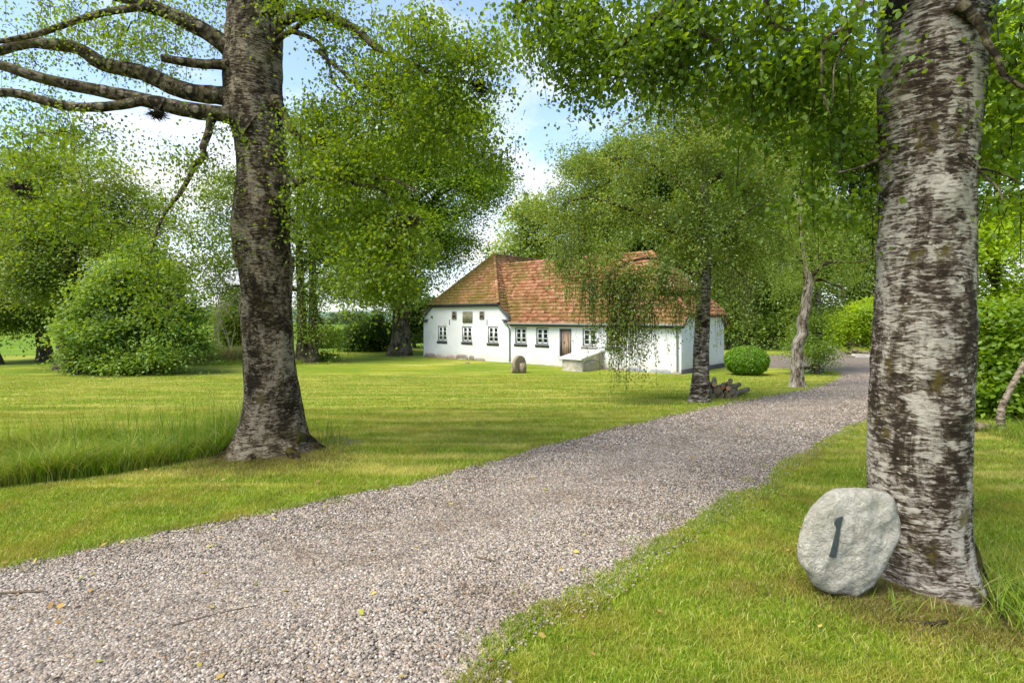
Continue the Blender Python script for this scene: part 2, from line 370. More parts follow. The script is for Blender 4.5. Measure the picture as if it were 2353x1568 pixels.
def mat_grass(name, stops, patch, pscale=0.9, plo=0.5, phi=0.66, streak=None):
    t = NT(name); c = t.ramp(t.rand(), stops)
    if streak: c = t.mix(t.ramp(t.noise(t.coord('Object', (0.30, 2.6, 0.3)), 1.0, 7, 0.62, 0.6), [(0.46, 0.0), (0.60, 0.9)]), c, streak)
    c = t.mix(t.ramp(t.noise(t.coord('Object'), pscale, 4, 0.6), [(plo, 0.0), (phi, 0.8)]), c, patch)
    c = t.mix(1.0, c, t.ramp(t.noise(t.coord('Object'), 2.6, 3), [(0.3, 0.78), (0.7, 1.2)]), 'MULTIPLY')
    d = t.node('BsdfDiffuse', Color=c); tr = t.node('BsdfTranslucent', Color=t.mix(1.0, c, (1.5, 1.45, 0.8), 'MULTIPLY'))
    ms = t.node('MixShader'); ms.inputs[0].default_value = 0.35; t.l.new(d.outputs[0], ms.inputs[1]); t.l.new(tr.outputs[0], ms.inputs[2])
    g = t.node('BsdfGlossy', Roughness=0.45, Color=(0.9, 0.95, 0.85)); m2 = t.node('MixShader'); m2.inputs[0].default_value = 0.02
    t.l.new(ms.outputs[0], m2.inputs[1]); t.l.new(g.outputs[0], m2.inputs[2]); t.l.new(m2.outputs[0], t.out.inputs['Surface']); return t.m
GST = [(0.0, (0.11, 0.20, 0.008)), (0.4, (0.19, 0.29, 0.014)), (0.72, (0.29, 0.35, 0.030)), (0.9, (0.42, 0.40, 0.09)), (1.0, (0.50, 0.45, 0.17))]
M_GRASS = mat_grass('lawn_grass', GST, (0.33, 0.30, 0.05), 1.4, 0.47, 0.62)
mb = MB()
x, y = scatter(420000, 2.9, 7.2, 0.8); k = keep_lawn(x, y, 0.06 * 0 + 0.0); x, y = x[k], y[k]
blades(mb, x, y, 0.022 + 0.045 * rng.random(len(x)) ** 1.5, 0.004 + 0.003 * rng.random(len(x)), 1.1)
# fringe standing taller along the drive and thin tufts straying into the gravel
x, y = scatter(500000, 2.9, 13, 1.0); s = sdist(x, y) + wob(x, y); k = (s > -0.22) & (s < 0.02) & ~ditch_mask(x, y); x, y = x[k], y[k]
blades(mb, x, y, 0.04 + 0.05 * rng.random(len(x)), np.full(len(x), 0.006), 1.2)
x, y = scatter(160000, 3, 9, 1.0); s = sdist(x, y); rt = x > -0.6 + 0.35 * (y - 3.0); k = (s > 0) & (s < np.where(rt, 0.55, 0.25)) & (np.sin(9 * x + 3 * y) + np.sin(13 * y - 5 * x) + np.sin(31 * x + 5) * np.sin(27 * y) > 0.6 + 1.6 * s / 0.5); x, y = x[k], y[k]
blades(mb, x, y, 0.015 + 0.025 * rng.random(len(x)), np.full(len(x), 0.005), 1.4, zoff=0.02)
tag(mb.obj('lawn_grass', M_GRASS), kind='stuff')
M_MOWN = mat_grass('mown_grass', GST, (0.32, 0.30, 0.045), streak=(0.50, 0.45, 0.13))
mb = MB()
x, y = scatter(420000, 7.2, 14, 0.9); k = keep_lawn(x, y); x, y = x[k], y[k]
blades(mb, x, y, 0.03 + 0.04 * rng.random(len(x)), 0.008 + 0.004 * rng.random(len(x)), 1.1, far=True)
x, y = scatter(230000, 14, 27, 0.9); k = keep_lawn(x, y); x, y = x[k], y[k]
blades(mb, x, y, 0.025 + 0.03 * rng.random(len(x)), 0.018 + 0.01 * rng.random(len(x)), 1.4, far=True)
tag(mb.obj('mown_grass', M_MOWN), kind='stuff')

# brown moss and dry grass round the two big trunks
M_DRY = mat_grass('dry_grass', [(0.0, (0.10, 0.075, 0.02)), (0.5, (0.20, 0.16, 0.045)), (0.8, (0.30, 0.23, 0.09)), (1.0, (0.12, 0.17, 0.02))], (0.17, 0.15, 0.02), 2.0)
mb = MB()
for (cx, cy, r0, r1, n) in ((-3.85, 8.6, 0.3, 1.15, 16000), (3.15, 4.4, 0.1, 0.9, 17000)):
    a = rng.random(n) * 2 * np.pi; r = r0 + (r1 - r0) * np.abs(rng.standard_normal(n)) * 0.55
    x, y = cx + r * np.cos(a) * 1.25, cy + r * np.sin(a) * 0.9
    blades(mb, x, y, 0.03 + 0.06 * rng.random(n), np.full(n, 0.006), 1.7)
tag(mb.obj('dry_grass', M_DRY), kind='stuff')

def long_blades(mb, x, y, h, w, lean, seg=4):
    n = len(x); z = gz(x, y) - 0.02; la = rng.random(n) * 2 * np.pi; sa = la + np.pi / 2 + rng.normal(0, 0.5, n)
    L = lean * h * (0.3 + rng.random(n)); rows = []
    for k in range(seg + 1):
        s = k / seg; off = L * s ** 2.1; zz = h * (s - 0.28 * (lean * s) ** 2.4)
        c = np.stack([x + np.cos(la) * off, y + np.sin(la) * off, z + zz], 1)
        ww = w * (1 - s ** 1.6) * 0.5 + 0.0004
        sd = np.stack([np.cos(sa), np.sin(sa), 0 * sa], 1) * ww[:, None]
        rows += [c - sd, c + sd]
    mb.many(np.stack(rows, 1), [[2 * k, 2 * k + 1, 2 * k + 3, 2 * k + 2] for k in range(seg)])
M_TALL = mat_grass('tall_grass', [(0.0, (0.075, 0.15, 0.006)), (0.45, (0.14, 0.24, 0.010)), (0.8, (0.23, 0.31, 0.02)), (0.93, (0.36, 0.34, 0.09)), (1.0, (0.42, 0.36, 0.16))], (0.24, 0.27, 0.03), 0.8, 0.5, 0.7)
mb = MB()
x, y = scatter(105000, 6.0, 12.0, 1.0, -13.5, -4.2); k = ditch_mask(x, y)
dens = 0.55 + 0.45 * np.sin(2.9 * x + 1.1 * y) * np.sin(2.3 * y - 1.2 * x + 1); k &= rng.random(len(x)) < dens + 0.35; x, y = x[k], y[k]; n = len(x)
hv = 0.30 + 0.14 * np.sin(1.9 * x + 1.0) * np.sin(1.7 * y) + 0.10 * np.sin(5.3 * x + 2.2 * y)
long_blades(mb, x, y, np.maximum(0.16, hv + 0.08 + 0.42 * rng.random(n) ** 1.4), 0.006 + 0.008 * rng.random(n), 1.0)
x, y = scatter(1700, 6.6, 11.5, 1.0, -12.5, -4.4); k = ditch_mask(x, y); x, y = x[k], y[k]; n = len(x)
hh = 0.75 + 0.5 * rng.random(n)
long_blades(mb, x, y, hh, np.full(n, 0.006), 0.35, 5)
# seed heads on the stems
sx_, sy_ = x[: n // 2], y[: n // 2]
long_blades(mb, sx_ + rng.normal(0, .02, n // 2), sy_, hh[: n // 2] * 1.04, np.full(n // 2, 0.011), 0.3, 5)
for (ax0, ax1, ay0, ay1, cnt, h0, h1) in ((-3.45, -2.9, 9.2, 10.2, 70, 0.3, 0.7), (4.05, 4.9, 4.1, 5.2, 1800, 0.12, 0.36), (8.9, 12.5, 9.3, 11.2, 4200, 0.12, 0.35), (3.7, 5.4, 3.2, 4.7, 4200, 0.12, 0.38), (2.75, 4.2, 4.0, 4.25, 260, 0.06, 0.2)):
    x, y = scatter(cnt, ay0, ay1, 1.0, ax0, ax1)
    long_blades(mb, x, y, h0 + (h1 - h0) * rng.random(cnt), 0.006 + 0.004 * rng.random(cnt), 0.8)
tag(mb.obj('tall_grass', M_TALL), kind='stuff')

# pebbles of the drive
ph = (1 + 5 ** 0.5) / 2
ICO = np.array([[-1,ph,0],[1,ph,0],[-1,-ph,0],[1,-ph,0],[0,-1,ph],[0,1,ph],[0,-1,-ph],[0,1,-ph],[ph,0,-1],[ph,0,1],[-ph,0,-1],[-ph,0,1]]) / 1.902
ICF = [[0,11,5],[0,5,1],[0,1,7],[0,7,10],[0,10,11],[1,5,9],[5,11,4],[11,10,2],[10,7,6],[7,1,8],[3,9,4],[3,4,2],[3,2,6],[3,6,8],[3,8,9],[4,9,5],[2,4,11],[6,2,10],[8,6,7],[9,8,1]]
def pebbles(mb, x, y, r, zoff):
    n = len(x); S = r[:, None] * np.stack([0.8 + 0.5 * rng.random(n), 0.7 + 0.35 * rng.random(n), 0.45 + 0.3 * rng.random(n)], 1)
    T = ICO[None] * (1 + 0.16 * rng.standard_normal((n, 12, 1))) * S[:, None]
    a = rng.random(n) * 2 * np.pi; tl = rng.normal(0, 0.45, n)
    ct, st = np.cos(tl)[:, None], np.sin(tl)[:, None]
    yy = T[..., 1] * ct - T[..., 2] * st; zz = T[..., 1] * st + T[..., 2] * ct; xx = T[..., 0]
    ca, sa = np.cos(a)[:, None], np.sin(a)[:, None]
    X = xx * ca - yy * sa + x[:, None]; Yv = xx * sa + yy * ca + y[:, None]; Z = zz + (gz(x, y) + zoff)[:, None]
    mb.many(np.stack([X, Yv, Z], -1), ICF)
t = NT('pebbles')
c = t.ramp(t.rand(), [(0.0, (0.075, 0.070, 0.062)), (0.12, (0.135, 0.118, 0.102)), (0.36, (0.225, 0.195, 0.172)), (0.6, (0.31, 0.270, 0.238)), (0.76, (0.37, 0.33, 0.295)), (0.82, (0.28, 0.195, 0.11)), (0.87, (0.32, 0.26, 0.20)), (1.0, (0.52, 0.49, 0.45))])
c = t.mix(1.0, c, t.ramp(t.noise(t.coord('Object', (0.9, 1.5, 1)), 0.9, 7, 0.72, 0.9), [(0.34, (0.76, 0.69, 0.60)), (0.50, (0.98, 0.95, 0.90)), (0.70, (1.10, 1.07, 1.0))]), 'MULTIPLY')
c = t.mix(1.0, c, t.ramp(t.noise(t.coord('Object'), 90, 3), [(0.3, 0.82), (0.7, 1.12)]), 'MULTIPLY')
M_PEB = t.bsdf(c, 0.75, None, 0.3)
mb = MB()
for (n, y0, y1, r0, r1) in ((80000, 2.9, 5.6, 0.007, 0.0165), (70000, 5.6, 9.5, 0.008, 0.0165), (38000, 9.5, 16, 0.012, 0.023), (16000, 16, 27, 0.018, 0.032)):
    x, y = scatter(n * 2, y0, y1, 1.0); k = (sdist(x, y) + 0.7 * wob(x, y)) > rng.exponential(0.05, len(x)) - np.where(x > -0.6 + 0.35 * (y - 3.0), 0.10 + 0.22 * rng.random(len(x)) ** 2, 0.10); x, y = x[k][:n], y[k][:n]
    pebbles(mb, x, y, r0 + (r1 - r0) * rng.random(len(x)), 0.012 + 0.006 * rng.random(len(x)) + 0.018 * sstep(0.0, 0.9, sdist(x, y)))
tag(mb.obj('gravel_pebbles', M_PEB), kind='stuff')

# fallen leaves on drive and lawn
mb = MB(); x, y = scatter(380, 3.0, 12.0); n = len(x); k = ~ditch_mask(x, y); x, y = x[k], y[k]; n = len(x)
on = sdist(x, y) > 0; keep = on | (rng.random(n) < 0.5); x, y, on = x[keep], y[keep], on[keep]; n = len(x)
a = rng.random(n) * 6.28; L = 0.016 + 0.02 * rng.random(n); ax_ = np.stack([np.cos(a), np.sin(a), 0.25 * rng.standard_normal(n)], 1) * L[:, None]; sd_ = np.stack([-np.sin(a), np.cos(a), 0.4 * rng.standard_normal(n)], 1) * (L * 0.55)[:, None]
c_ = np.stack([x, y, gz(x, y) + np.where(on, 0.052, 0.045)], 1); mb.many(np.stack([c_ - ax_, c_ + sd_, c_ + ax_, c_ - sd_], 1), [[0, 1, 2], [0, 2, 3]])
t = NT('fallen_leaves'); M_FALL = t.bsdf(t.ramp(t.rand(), [(0.0, (0.16, 0.09, 0.035)), (0.4, (0.30, 0.19, 0.06)), (0.7, (0.36, 0.30, 0.06)), (1.0, (0.15, 0.20, 0.02))]), 0.8, None, 0.2)
tag(mb.obj('fallen_leaves', M_FALL), kind='stuff')
# ================================================================ FARMHOUSE
HR = G(1565, 859); UX = np.array([-0.757, 0.6534]); UX /= np.linalg.norm(UX); VX = np.array([-UX[1] * -1, 0]);
VX = np.array([UX[1], -UX[0]])
if VX[1] < 0: VX = -VX
HZ = -0.6
def HW(u, v, h): 
    return np.array([HR[0] + u * UX[0] + v * VX[0], HR[1] + u * UX[1] + v * VX[1], HZ + h])
def HWA(a): return np.array([HW(*p) for p in a])
def zD(zx, zy): return ((1050 + zx / 2.9412) * 0.90462, (620 + zy / 2.9412) * 0.90462)   # reading aid for the facade survey
def hu(px, v=0.0):
    k = (px - CX) / FPX; bx, by = HR[0] + v * VX[0], HR[1] + v * VX[1]
    return (k * by - bx) / (UX[0] - k * UX[1])
def hh_(px, py, v=0.0):
    u = hu(px, v); Yd = HR[1] + u * UX[1] + v * VX[1]
    return EYE - (py - HY) / FPX * Yd - HZ
def zu(zx): return hu(zD(zx, 0)[0])
def zh(zx, zy): p = zD(zx, zy); return hh_(p[0], p[1])
HAX = np.array([[UX[0], UX[1], 0], [VX[0], VX[1], 0], [0, 0, 1]])
house = thing('farmhouse', HW(8, 3, 0), 'long white whitewashed farmhouse with mossy red pantile roof', 'house')
def hbox(mb, u, v, h, du, dv, dh): mb.box(HW(u, v, h), (du / 2, dv / 2, dh / 2), HAX)

U_W = zu(720); U_L = zu(75); U_C = (U_W + U_L) / 2; WD = 5.8
EAVE = 2.47
# openings on the v=0 facade: (z x0, x1, top, bottom)
WIN = [(182, 247, 610, 722), (365, 433, 613, 729), (557, 630, 615, 737), (762, 840, 620, 742), (920, 1002, 623, 748), (1270, 1357, 627, 762), (1452, 1540, 632, 772)]
def opening(z): 
    a, b = zu(z[1]), zu(z[0]); zm = (z[0] + z[1]) / 2
    return [a, b, zh(zm, z[3]), zh(zm, z[2])]
OPS = [opening(w) for w in WIN]
for o in OPS:                                      # same casement everywhere, as surveyed
    cu = (o[0] + o[1]) / 2; o[0], o[1] = cu - 0.46, cu + 0.46
DOOR = opening((1090, 1179, 630, 838))
t = NT('whitewash')
vw = t.coord('Object'); big = t.noise(vw, 0.7, 6, 0.65, 0.4); fin = t.noise(vw, 9, 6, 0.7)
sepz = t.node('SeparateXYZ'); t.l.new(t.node('NewGeometry').outputs['Position'], sepz.inputs[0])
zc = sepz.outputs['Z']
br = t.node('Math', operation='FRACT'); t.put(br.inputs[0], t.math('MULTIPLY', zc, 1 / 0.072))
joint = t.ramp(br.outputs[0], [(0.0, 0.0), (0.12, 1.0), (0.88, 1.0), (1.0, 0.0)])
c = t.ramp(big, [(0.30, (0.58, 0.59, 0.575)), (0.45, (0.655, 0.665, 0.665)), (0.6, (0.70, 0.712, 0.715))])
c = t.mix(t.ramp(fin, [(0.60, 0.0), (0.75, 0.25)]), c, (0.62, 0.62, 0.58))
# splash dirt of the lowest courses, ragged
mr = t.node('MapRange'); t.put(mr.inputs['Value'], t.math('ADD', zc, t.math('MULTIPLY', t.noise(vw, 2.2, 6, 0.7), 0.9)))
mr.inputs['From Min'].default_value = 0.0; mr.inputs['From Max'].default_value = 0.45; mr.inputs['To Min'].default_value = 0.55; mr.inputs['To Max'].default_value = 0.0
c = t.mix(mr.outputs[0], c, (0.50, 0.46, 0.38))
M_WALL = t.bsdf(c, 0.9, t.bump(t.math('ADD', t.math('MULTIPLY', joint, 0.5), fin), 0.010, 0.8), 0.15)
M_DARK = mat_simple('dark_grey_paint', (0.085, 0.09, 0.098), 0.6, 0.2, 5)
M_WHITE = mat_simple('white_paint', (0.78, 0.79, 0.79), 0.5, 0.06, 6, 0.001)

# ---- masonry
mb = MB()
def wall_face(u0, u1, h0, h1, ops, v=0.0, rev=0.16):
    us = sorted({u0, u1, *[o[0] for o in ops], *[o[1] for o in ops]}); hs = sorted({h0, h1, *[o[2] for o in ops], *[o[3] for o in ops]})
    for a, b in zip(us[:-1], us[1:]):
        for c_, d in zip(hs[:-1], hs[1:]):
            m = ((a + b) / 2, (c_ + d) / 2)
            if any(o[0] < m[0] < o[1] and o[2] < m[1] < o[3] for o in ops): continue
            mb.quad(HW(b, v, c_), HW(a, v, c_), HW(a, v, d), HW(b, v, d))
    for o in ops:
        q = [(o[0], o[2]), (o[1], o[2]), (o[1], o[3]), (o[0], o[3])]
        for k in range(4):
            (a, c_), (b, d) = q[k], q[(k + 1) % 4]
            mb.quad(HW(a, v, c_), HW(b, v, d), HW(b, v + rev, d), HW(a, v + rev, c_))
SH, TT, IN = 2.68, 3.56, 0.88
allop = OPS + [DOOR]
wall_face(0.0, U_W, -0.5, 2.45, [o for o in allop if o[1] < U_W])
wall_face(U_W, U_L, -0.5, SH, [o for o in OPS if o[0] > U_W])
mb.quad(HW(U_L, 0, SH), HW(U_W, 0, SH), HW(U_W + IN, 0, TT), HW(U_L - IN, 0, TT))
mb.quad(HW(0, 0, -0.5), HW(0, WD, -0.5), HW(0, WD, 2.45), HW(0, 0, 2.45))                      # right gable end
mb.quad(HW(0, 0, 2.45), HW(0, WD, 2.45), HW(0, WD - 0.42, 2.95), HW(0, 0.42, 2.95))
mb.quad(HW(0, WD, -0.5), HW(U_W, WD, -0.5), HW(U_W, WD, 2.45), HW(0, WD, 2.45))
mb.quad(HW(U_L, 0, -0.5), HW(U_L, 0, SH), HW(U_L, 11, SH), HW(U_L, 11, -0.5))
mb.quad(HW(U_W, 11, -0.5), HW(U_L, 11, -0.5), HW(U_L, 11, SH), HW(U_W, 11, SH)); mb.quad(HW(U_W, 11, SH), HW(U_L, 11, SH), HW(U_C, 11, 7.2))
mb.quad(HW(U_W, WD, -0.5), HW(U_W, 11, -0.5), HW(U_W, 11, SH), HW(U_W, WD, SH))
wall = mb.obj('wall', M_WALL, house)
# near-black that paints the shade inside the post's bolt holes
M_HOLE_SHADE = mat_simple('hole_shade', (0.012, 0.012, 0.011), 0.9, 0.1)
# ---- windows
M_GLASS = NT('window_glass').bsdf((0.018, 0.022, 0.024), 0.06, None, 0.6)
for k, o in enumerate(OPS):
    a, b, c_, d = o; w = b - a; h = d - c_; cu = (a + b) / 2; ch = (c_ + d) / 2
    m1 = MB(); f = 0.055
    hbox(m1, a + f / 2, 0.085, ch, f, 0.07, h); hbox(m1, b - f / 2, 0.085, ch, f, 0.07, h)
    hbox(m1, cu, 0.085, d - f / 2, w - 2 * f, 0.07, f); hbox(m1, cu, 0.085, c_ + f / 2, w - 2 * f, 0.07, f)
    win = m1.obj('window', M_DARK, house)
    for sgn in (-1, 1):
        ms_ = MB(); sw = (w - 2 * f) / 2 - 0.008; su = cu + sgn * (sw / 2 + 0.006); sh_ = h - 2 * f - 0.01; g = 0.055
        hbox(ms_, su - sw / 2 + g / 2, 0.075, ch, g, 0.05, sh_); hbox(ms_, su + sw / 2 - g / 2, 0.075, ch, g, 0.05, sh_)
        for hy_ in (-1, 1): hbox(ms_, su, 0.075, ch + hy_ * (sh_ / 2 - g / 2), sw - 2 * g, 0.05, g)
        for q in (-1, 1): hbox(ms_, su, 0.077, ch + q * sh_ / 6, sw - 2 * g, 0.04, 0.034)
        ms_.obj('sash', M_WHITE, win)
    mg = MB(); mg.quad(HW(b - f, 0.098, c_ + f), HW(a + f, 0.098, c_ + f), HW(a + f, 0.098, d - f), HW(b - f, 0.098, d - f)); mg.obj('pane', M_GLASS, win)
    ms_ = MB(); s0 = 0.06
    pr = [(-0.07, c_ - 0.02), (0.06, c_ + 0.004), (0.06, c_ - 0.17), (-0.035, c_ - 0.17), (-0.045, c_ - 0.07), (-0.07, c_ - 0.06)]
    ms_.prism(None, [HW(a - s0, p, q) for p, q in pr], [HW(b + s0, p, q) for p, q in pr])
    ms_.obj('sill', M_DARK if k != 5 else mat_simple('grey_stone_sill', (0.3, 0.28, 0.25)), win)
# ---- door of worn boards, ajar frame
a, b, c_, d = DOOR; mbd = MB(); f = 0.09; cu = (a + b) / 2; ch = (c_ + d) / 2
hbox(mbd, a + f / 2, 0.06, ch, f, 0.12, d - c_); hbox(mbd, b - f * 0.6, 0.06, ch, f * 1.2, 0.12, d - c_); hbox(mbd, cu, 0.06, d - f / 2, b - a - 2.2 * f, 0.12, f)
door = mbd.obj('door', M_DARK, house)
t = NT('weathered_boards'); vb = t.coord('Object', (11, 11, 0.9)); n = t.noise(vb, 1.0, 6, 0.65, 0.3)
c = t.ramp(n, [(0.36, (0.10, 0.075, 0.06)), (0.47, (0.30, 0.20, 0.14)), (0.58, (0.48, 0.34, 0.25)), (0.7, (0.36, 0.30, 0.26))])
c = t.mix(1.0, c, t.ramp(t.rand(), [(0.0, 0.75), (1.0, 1.25)]), 'MULTIPLY')
M_BOARD = t.bsdf(c, 0.85, t.bump(n, 0.01), 0.15)
mbd = MB(); nb = 6; bw = (b - a - 2.2 * f) / nb
for k in range(nb): hbox(mbd, a + f + bw * (k + 0.5), 0.10 + 0.004 * (k % 2), ch - 0.04, bw * 0.96, 0.03, d - c_ - f)
mbd.obj('door_leaf', M_BOARD, door)
mbd = MB(); hbox(mbd, b - 0.30, 0.072, ch, 0.03, 0.035, 0.12); hbox(mbd, b - 0.27, 0.06, ch + 0.02, 0.10, 0.02, 0.02); mbd.obj('handle', M_DARK, door)
mbd = MB(); hbox(mbd, cu, 0.0, c_ - 0.035, b - a + 0.1, 0.24, 0.07); mbd.obj('threshold', mat_simple('worn_stone', (0.4, 0.38, 0.34)), door)
# ---- gable hatches, shutter, wall anchors
M_OLIVE = mat_simple('olive_paint', (0.20, 0.19, 0.12), 0.7, 0.15, 4); M_OLD = mat_simple('grey_olive_frame', (0.17, 0.165, 0.13), 0.7, 0.15)
M_BRN = mat_simple('brown_hatch', (0.10, 0.075, 0.045), 0.8, 0.3)
for z in ((290, 322, 501, 559), (496, 529, 501, 559)):
    a, b, c_, d = opening(z); cu, ch = (a + b) / 2, (c_ + d) / 2; f = 0.075; m = MB()
    for s_ in (-1, 1): hbox(m, cu + s_ * ((b - a) / 2 - f / 2), -0.025, ch, f, 0.06, d - c_); hbox(m, cu, -0.025, ch + s_ * ((d - c_) / 2 - f / 2), b - a - 2 * f, 0.06, f)
    ha = m.obj('gable_hatch', M_OLD, house); m = MB()
    hbox(m, cu, -0.012, ch, b - a - 2 * f, 0.03, d - c_ - 2 * f); hbox(m, cu, -0.02, ch, b - a - 3.4 * f, 0.03, d - c_ - 3.6 * f); m.obj('hatch_panel', M_BRN, ha)
a, b, c_, d = opening((370, 441, 501, 585)); cu, ch = (a + b) / 2, (c_ + d) / 2
for s_ in (-1, 1):
    m = MB(); w = (b - a) / 2 - 0.006
    for k in range(3): hbox(m, cu + s_ * (w * (k + 0.5) / 3 + 0.006), -0.03, ch, w / 3 - 0.006, 0.05, d - c_)
    so = m.obj('shutter', M_OLIVE, house); m = MB()
    for q in (-0.33, 0.33):
        m = MB(); hbox(m, cu + s_ * (w * 0.6), -0.06, ch + q * (d - c_), w * 0.75, 0.012, 0.035); m.obj('strap_hinge', M_OLD, so)
for zx, y0, y1 in ((270, 562, 600), (550, 562, 605)):
    m = MB(); hbox(m, zu(zx), -0.02, (zh(zx, y0) + zh(zx, y1)) / 2, 0.03, 0.04, zh(zx, y0) - zh(zx, y1)); m.obj('wall_anchor', M_DARK, house)
# ---- trim
m = MB(); tt = TT + 0.02
hbox(m, U_C, -0.09, tt + 0.02, U_L - U_W - 2 * IN + 0.1, 0.18, 0.15); hbox(m, U_C, -0.14, tt + 0.125, U_L - U_W - 2 * IN + 0.14, 0.28, 0.06)
for s_ in (-1, 1):
    e = U_C + s_ * (U_L - U_W) / 2; tp = e - s_ * IN
    q = [(tp + s_ * 0.02, tt + 0.10), (e + s_ * 0.06, SH + 0.20), (e + s_ * 0.06, SH - 0.02), (tp - s_ * 0.10, tt - 0.055)]
    fr = [HW(u, -0.15, h) for u, h in q]; bk = [HW(u, 0.02, h) for u, h in q]; m.prism(None, fr, bk)
    hbox(m, e - s_ * 0.20, -0.1, SH - 0.02, 0.62, 0.20, 0.10); hbox(m, e - s_ * 0.16, -0.09, SH - 0.13, 0.50, 0.17, 0.12)
m.obj('gable_cornice', M_DARK, house)
m = MB(); hbox(m, U_W / 2 - 0.05, -0.07, EAVE - 0.11, U_W - 0.1, 0.14, 0.16); m.obj('eave_cornice', M_DARK, house)
m = MB()
hbox(m, -0.08, WD / 2, 2.90, 0.18, WD - 0.7, 0.14)
for s_, vv in ((-1, 0.0), (1, WD)):
    fr = [HW(-0.16, v, h) for v, h in ((vv - s_ * 0.45, 2.98), (vv + s_ * 0.02, 2.45), (vv + s_ * 0.02, 2.28), (vv - s_ * 0.5, 2.82))]; m.prism(None, fr, [p + np.array([*(UX * 0.15), 0]) for p in fr])
m.obj('end_cornice', M_DARK, house)
M_ZINC = mat_simple('grey_zinc', (0.17, 0.20, 0.20), 0.45, 0.15, 6)
m = MB(); gu = [HW(u, -0.30, EAVE - 0.03 + 0.004 * math.sin(u)) for u in np.linspace(-0.25, U_W - 0.05, 24)]; m.tube(gu, 0.055, 8); m.obj('gutter', M_ZINC, house, True)
for uu, hb in ((U_W - 0.02, 0.05), (zu(1973), 0.12)):
    m = MB(); m.tube([HW(uu, -0.30, EAVE - 0.06), HW(uu, -0.26, EAVE - 0.16), HW(uu, -0.09, EAVE - 0.34), HW(uu, -0.07, EAVE - 0.5), HW(uu, -0.07, 1.0), HW(uu, -0.07, hb)], 0.045, 8)
    dp = m.obj('downpipe', M_ZINC, house, True); m = MB()
    for h in (1.9, 0.9): m = MB(); m.tube([HW(uu, -0.07, h), HW(uu, -0.07, h + 0.05)], 0.056, 8); m.obj('pipe_clip', M_ZINC, dp, True)
# ---- boulders of the footing
def boulder(mb, c, r, seed, ax=None, n=14, bumpy=0.12):
    rg = np.random.default_rng(seed); ph_ = rg.random(9) * 6.28
    th, fi = np.meshgrid(np.linspace(0, np.pi, n), np.linspace(0, 2 * np.pi, 2 * n, endpoint=False), indexing='ij')
    d = np.stack([np.sin(th) * np.cos(fi), np.sin(th) * np.sin(fi), np.cos(th)], -1)
    s = np.sign(d) * np.abs(d) ** 0.72
    k = 1 + bumpy * (np.sin(3 * d[..., 0] + ph_[0]) * np.sin(2.6 * d[..., 1] + ph_[1]) + 0.6 * np.sin(5 * d[..., 2] + 4 * d[..., 0] + ph_[2]) + 0.35 * np.sin(9 * d[..., 1] + 8 * d[..., 0] + ph_[3]))
    V = s * k[..., None] * np.asarray(r)
    if ax is not None: V = V @ np.asarray(ax)
    V = V + np.asarray(c); m = 2 * n
    i, j = np.meshgrid(np.arange(n - 1), np.arange(m), indexing='ij')
    mb.add(V, np.stack([i * m + j, (i + 1) * m + j, (i + 1) * m + (j + 1) % m, i * m + (j + 1) % m], -1).reshape(-1, 4))
def mat_stone(name, c, var=0.3, scale=5):
    t = NT(name); v = t.coord('Object'); n = t.noise(v, scale, 8, 0.65); n2 = t.noise(v, scale * 9, 5, 0.7)
    col = t.ramp(n, [(0.3, tuple(x * (1 - var) for x in c)), (0.7, tuple(x * (1 + var) for x in c))])
    col = t.mix(1.0, col, t.ramp(n2, [(0.3, 0.8), (0.7, 1.15)]), 'MULTIPLY')
    return t.bsdf(col, 0.9, t.bump(t.math('ADD', n, t.math('MULTIPLY', n2, 0.4)), 0.03), 0.2)
M_S1 = mat_stone('brown_granite', (0.24, 0.20, 0.165)); M_S2 = mat_stone('pink_granite', (0.33, 0.26, 0.22)); M_S3 = mat_stone('grey_granite', (0.25, 0.26, 0.26)); M_S4 = mat_stone('tan_granite', (0.29, 0.26, 0.20))
FST = [(78, 166, 810, 852, M_S1), (162, 245, 822, 862, M_S2), (240, 325, 824, 868, M_S2), (312, 412, 820, 866, M_S1), (415, 455, 828, 856, M_S1), (330, 400, 850, 872, M_S4), (452, 538, 848, 880, M_S1), (395, 470, 860, 880, M_S2),
       (730, 830, 884, 900, M_S4), (825, 898, 890, 908, M_S4), (900, 1000, 894, 914, M_S1), (1000, 1098, 900, 922, M_S4), (1335, 1460, 908, 950, M_S1), (1455, 1520, 916, 956, M_S4), (1515, 1590, 926, 962, M_S4), (1585, 1752, 920, 968, M_S3), (1752, 1930, 930, 982, M_S3), (1932, 1998, 946, 986, M_S4)]
for k, (z0, z1, y0, y1, mt) in enumerate(FST):
    m = MB(); u0, u1 = zu(z1), zu(z0); zm = (z0 + z1) / 2; h1, h0 = zh(zm, y0), min(zh(zm, y1), -0.02) - 0.1
    boulder(m, HW((u0 + u1) / 2, 0.10, (h0 + h1) / 2), ((u1 - u0) / 2 * 1.02, 0.19 + 0.03 * (k % 3), (h1 - h0) / 2), k, HAX, 12, 0.07)
    m.obj('foundation_stone', mt, house, True)
m = MB(); hbox(m, -0.02, WD / 2, -0.05, 0.10, WD, 0.56); m.obj('tarred_footing', mat_simple('black_tar', (0.03, 0.03, 0.032), 0.7, 0.3), house)

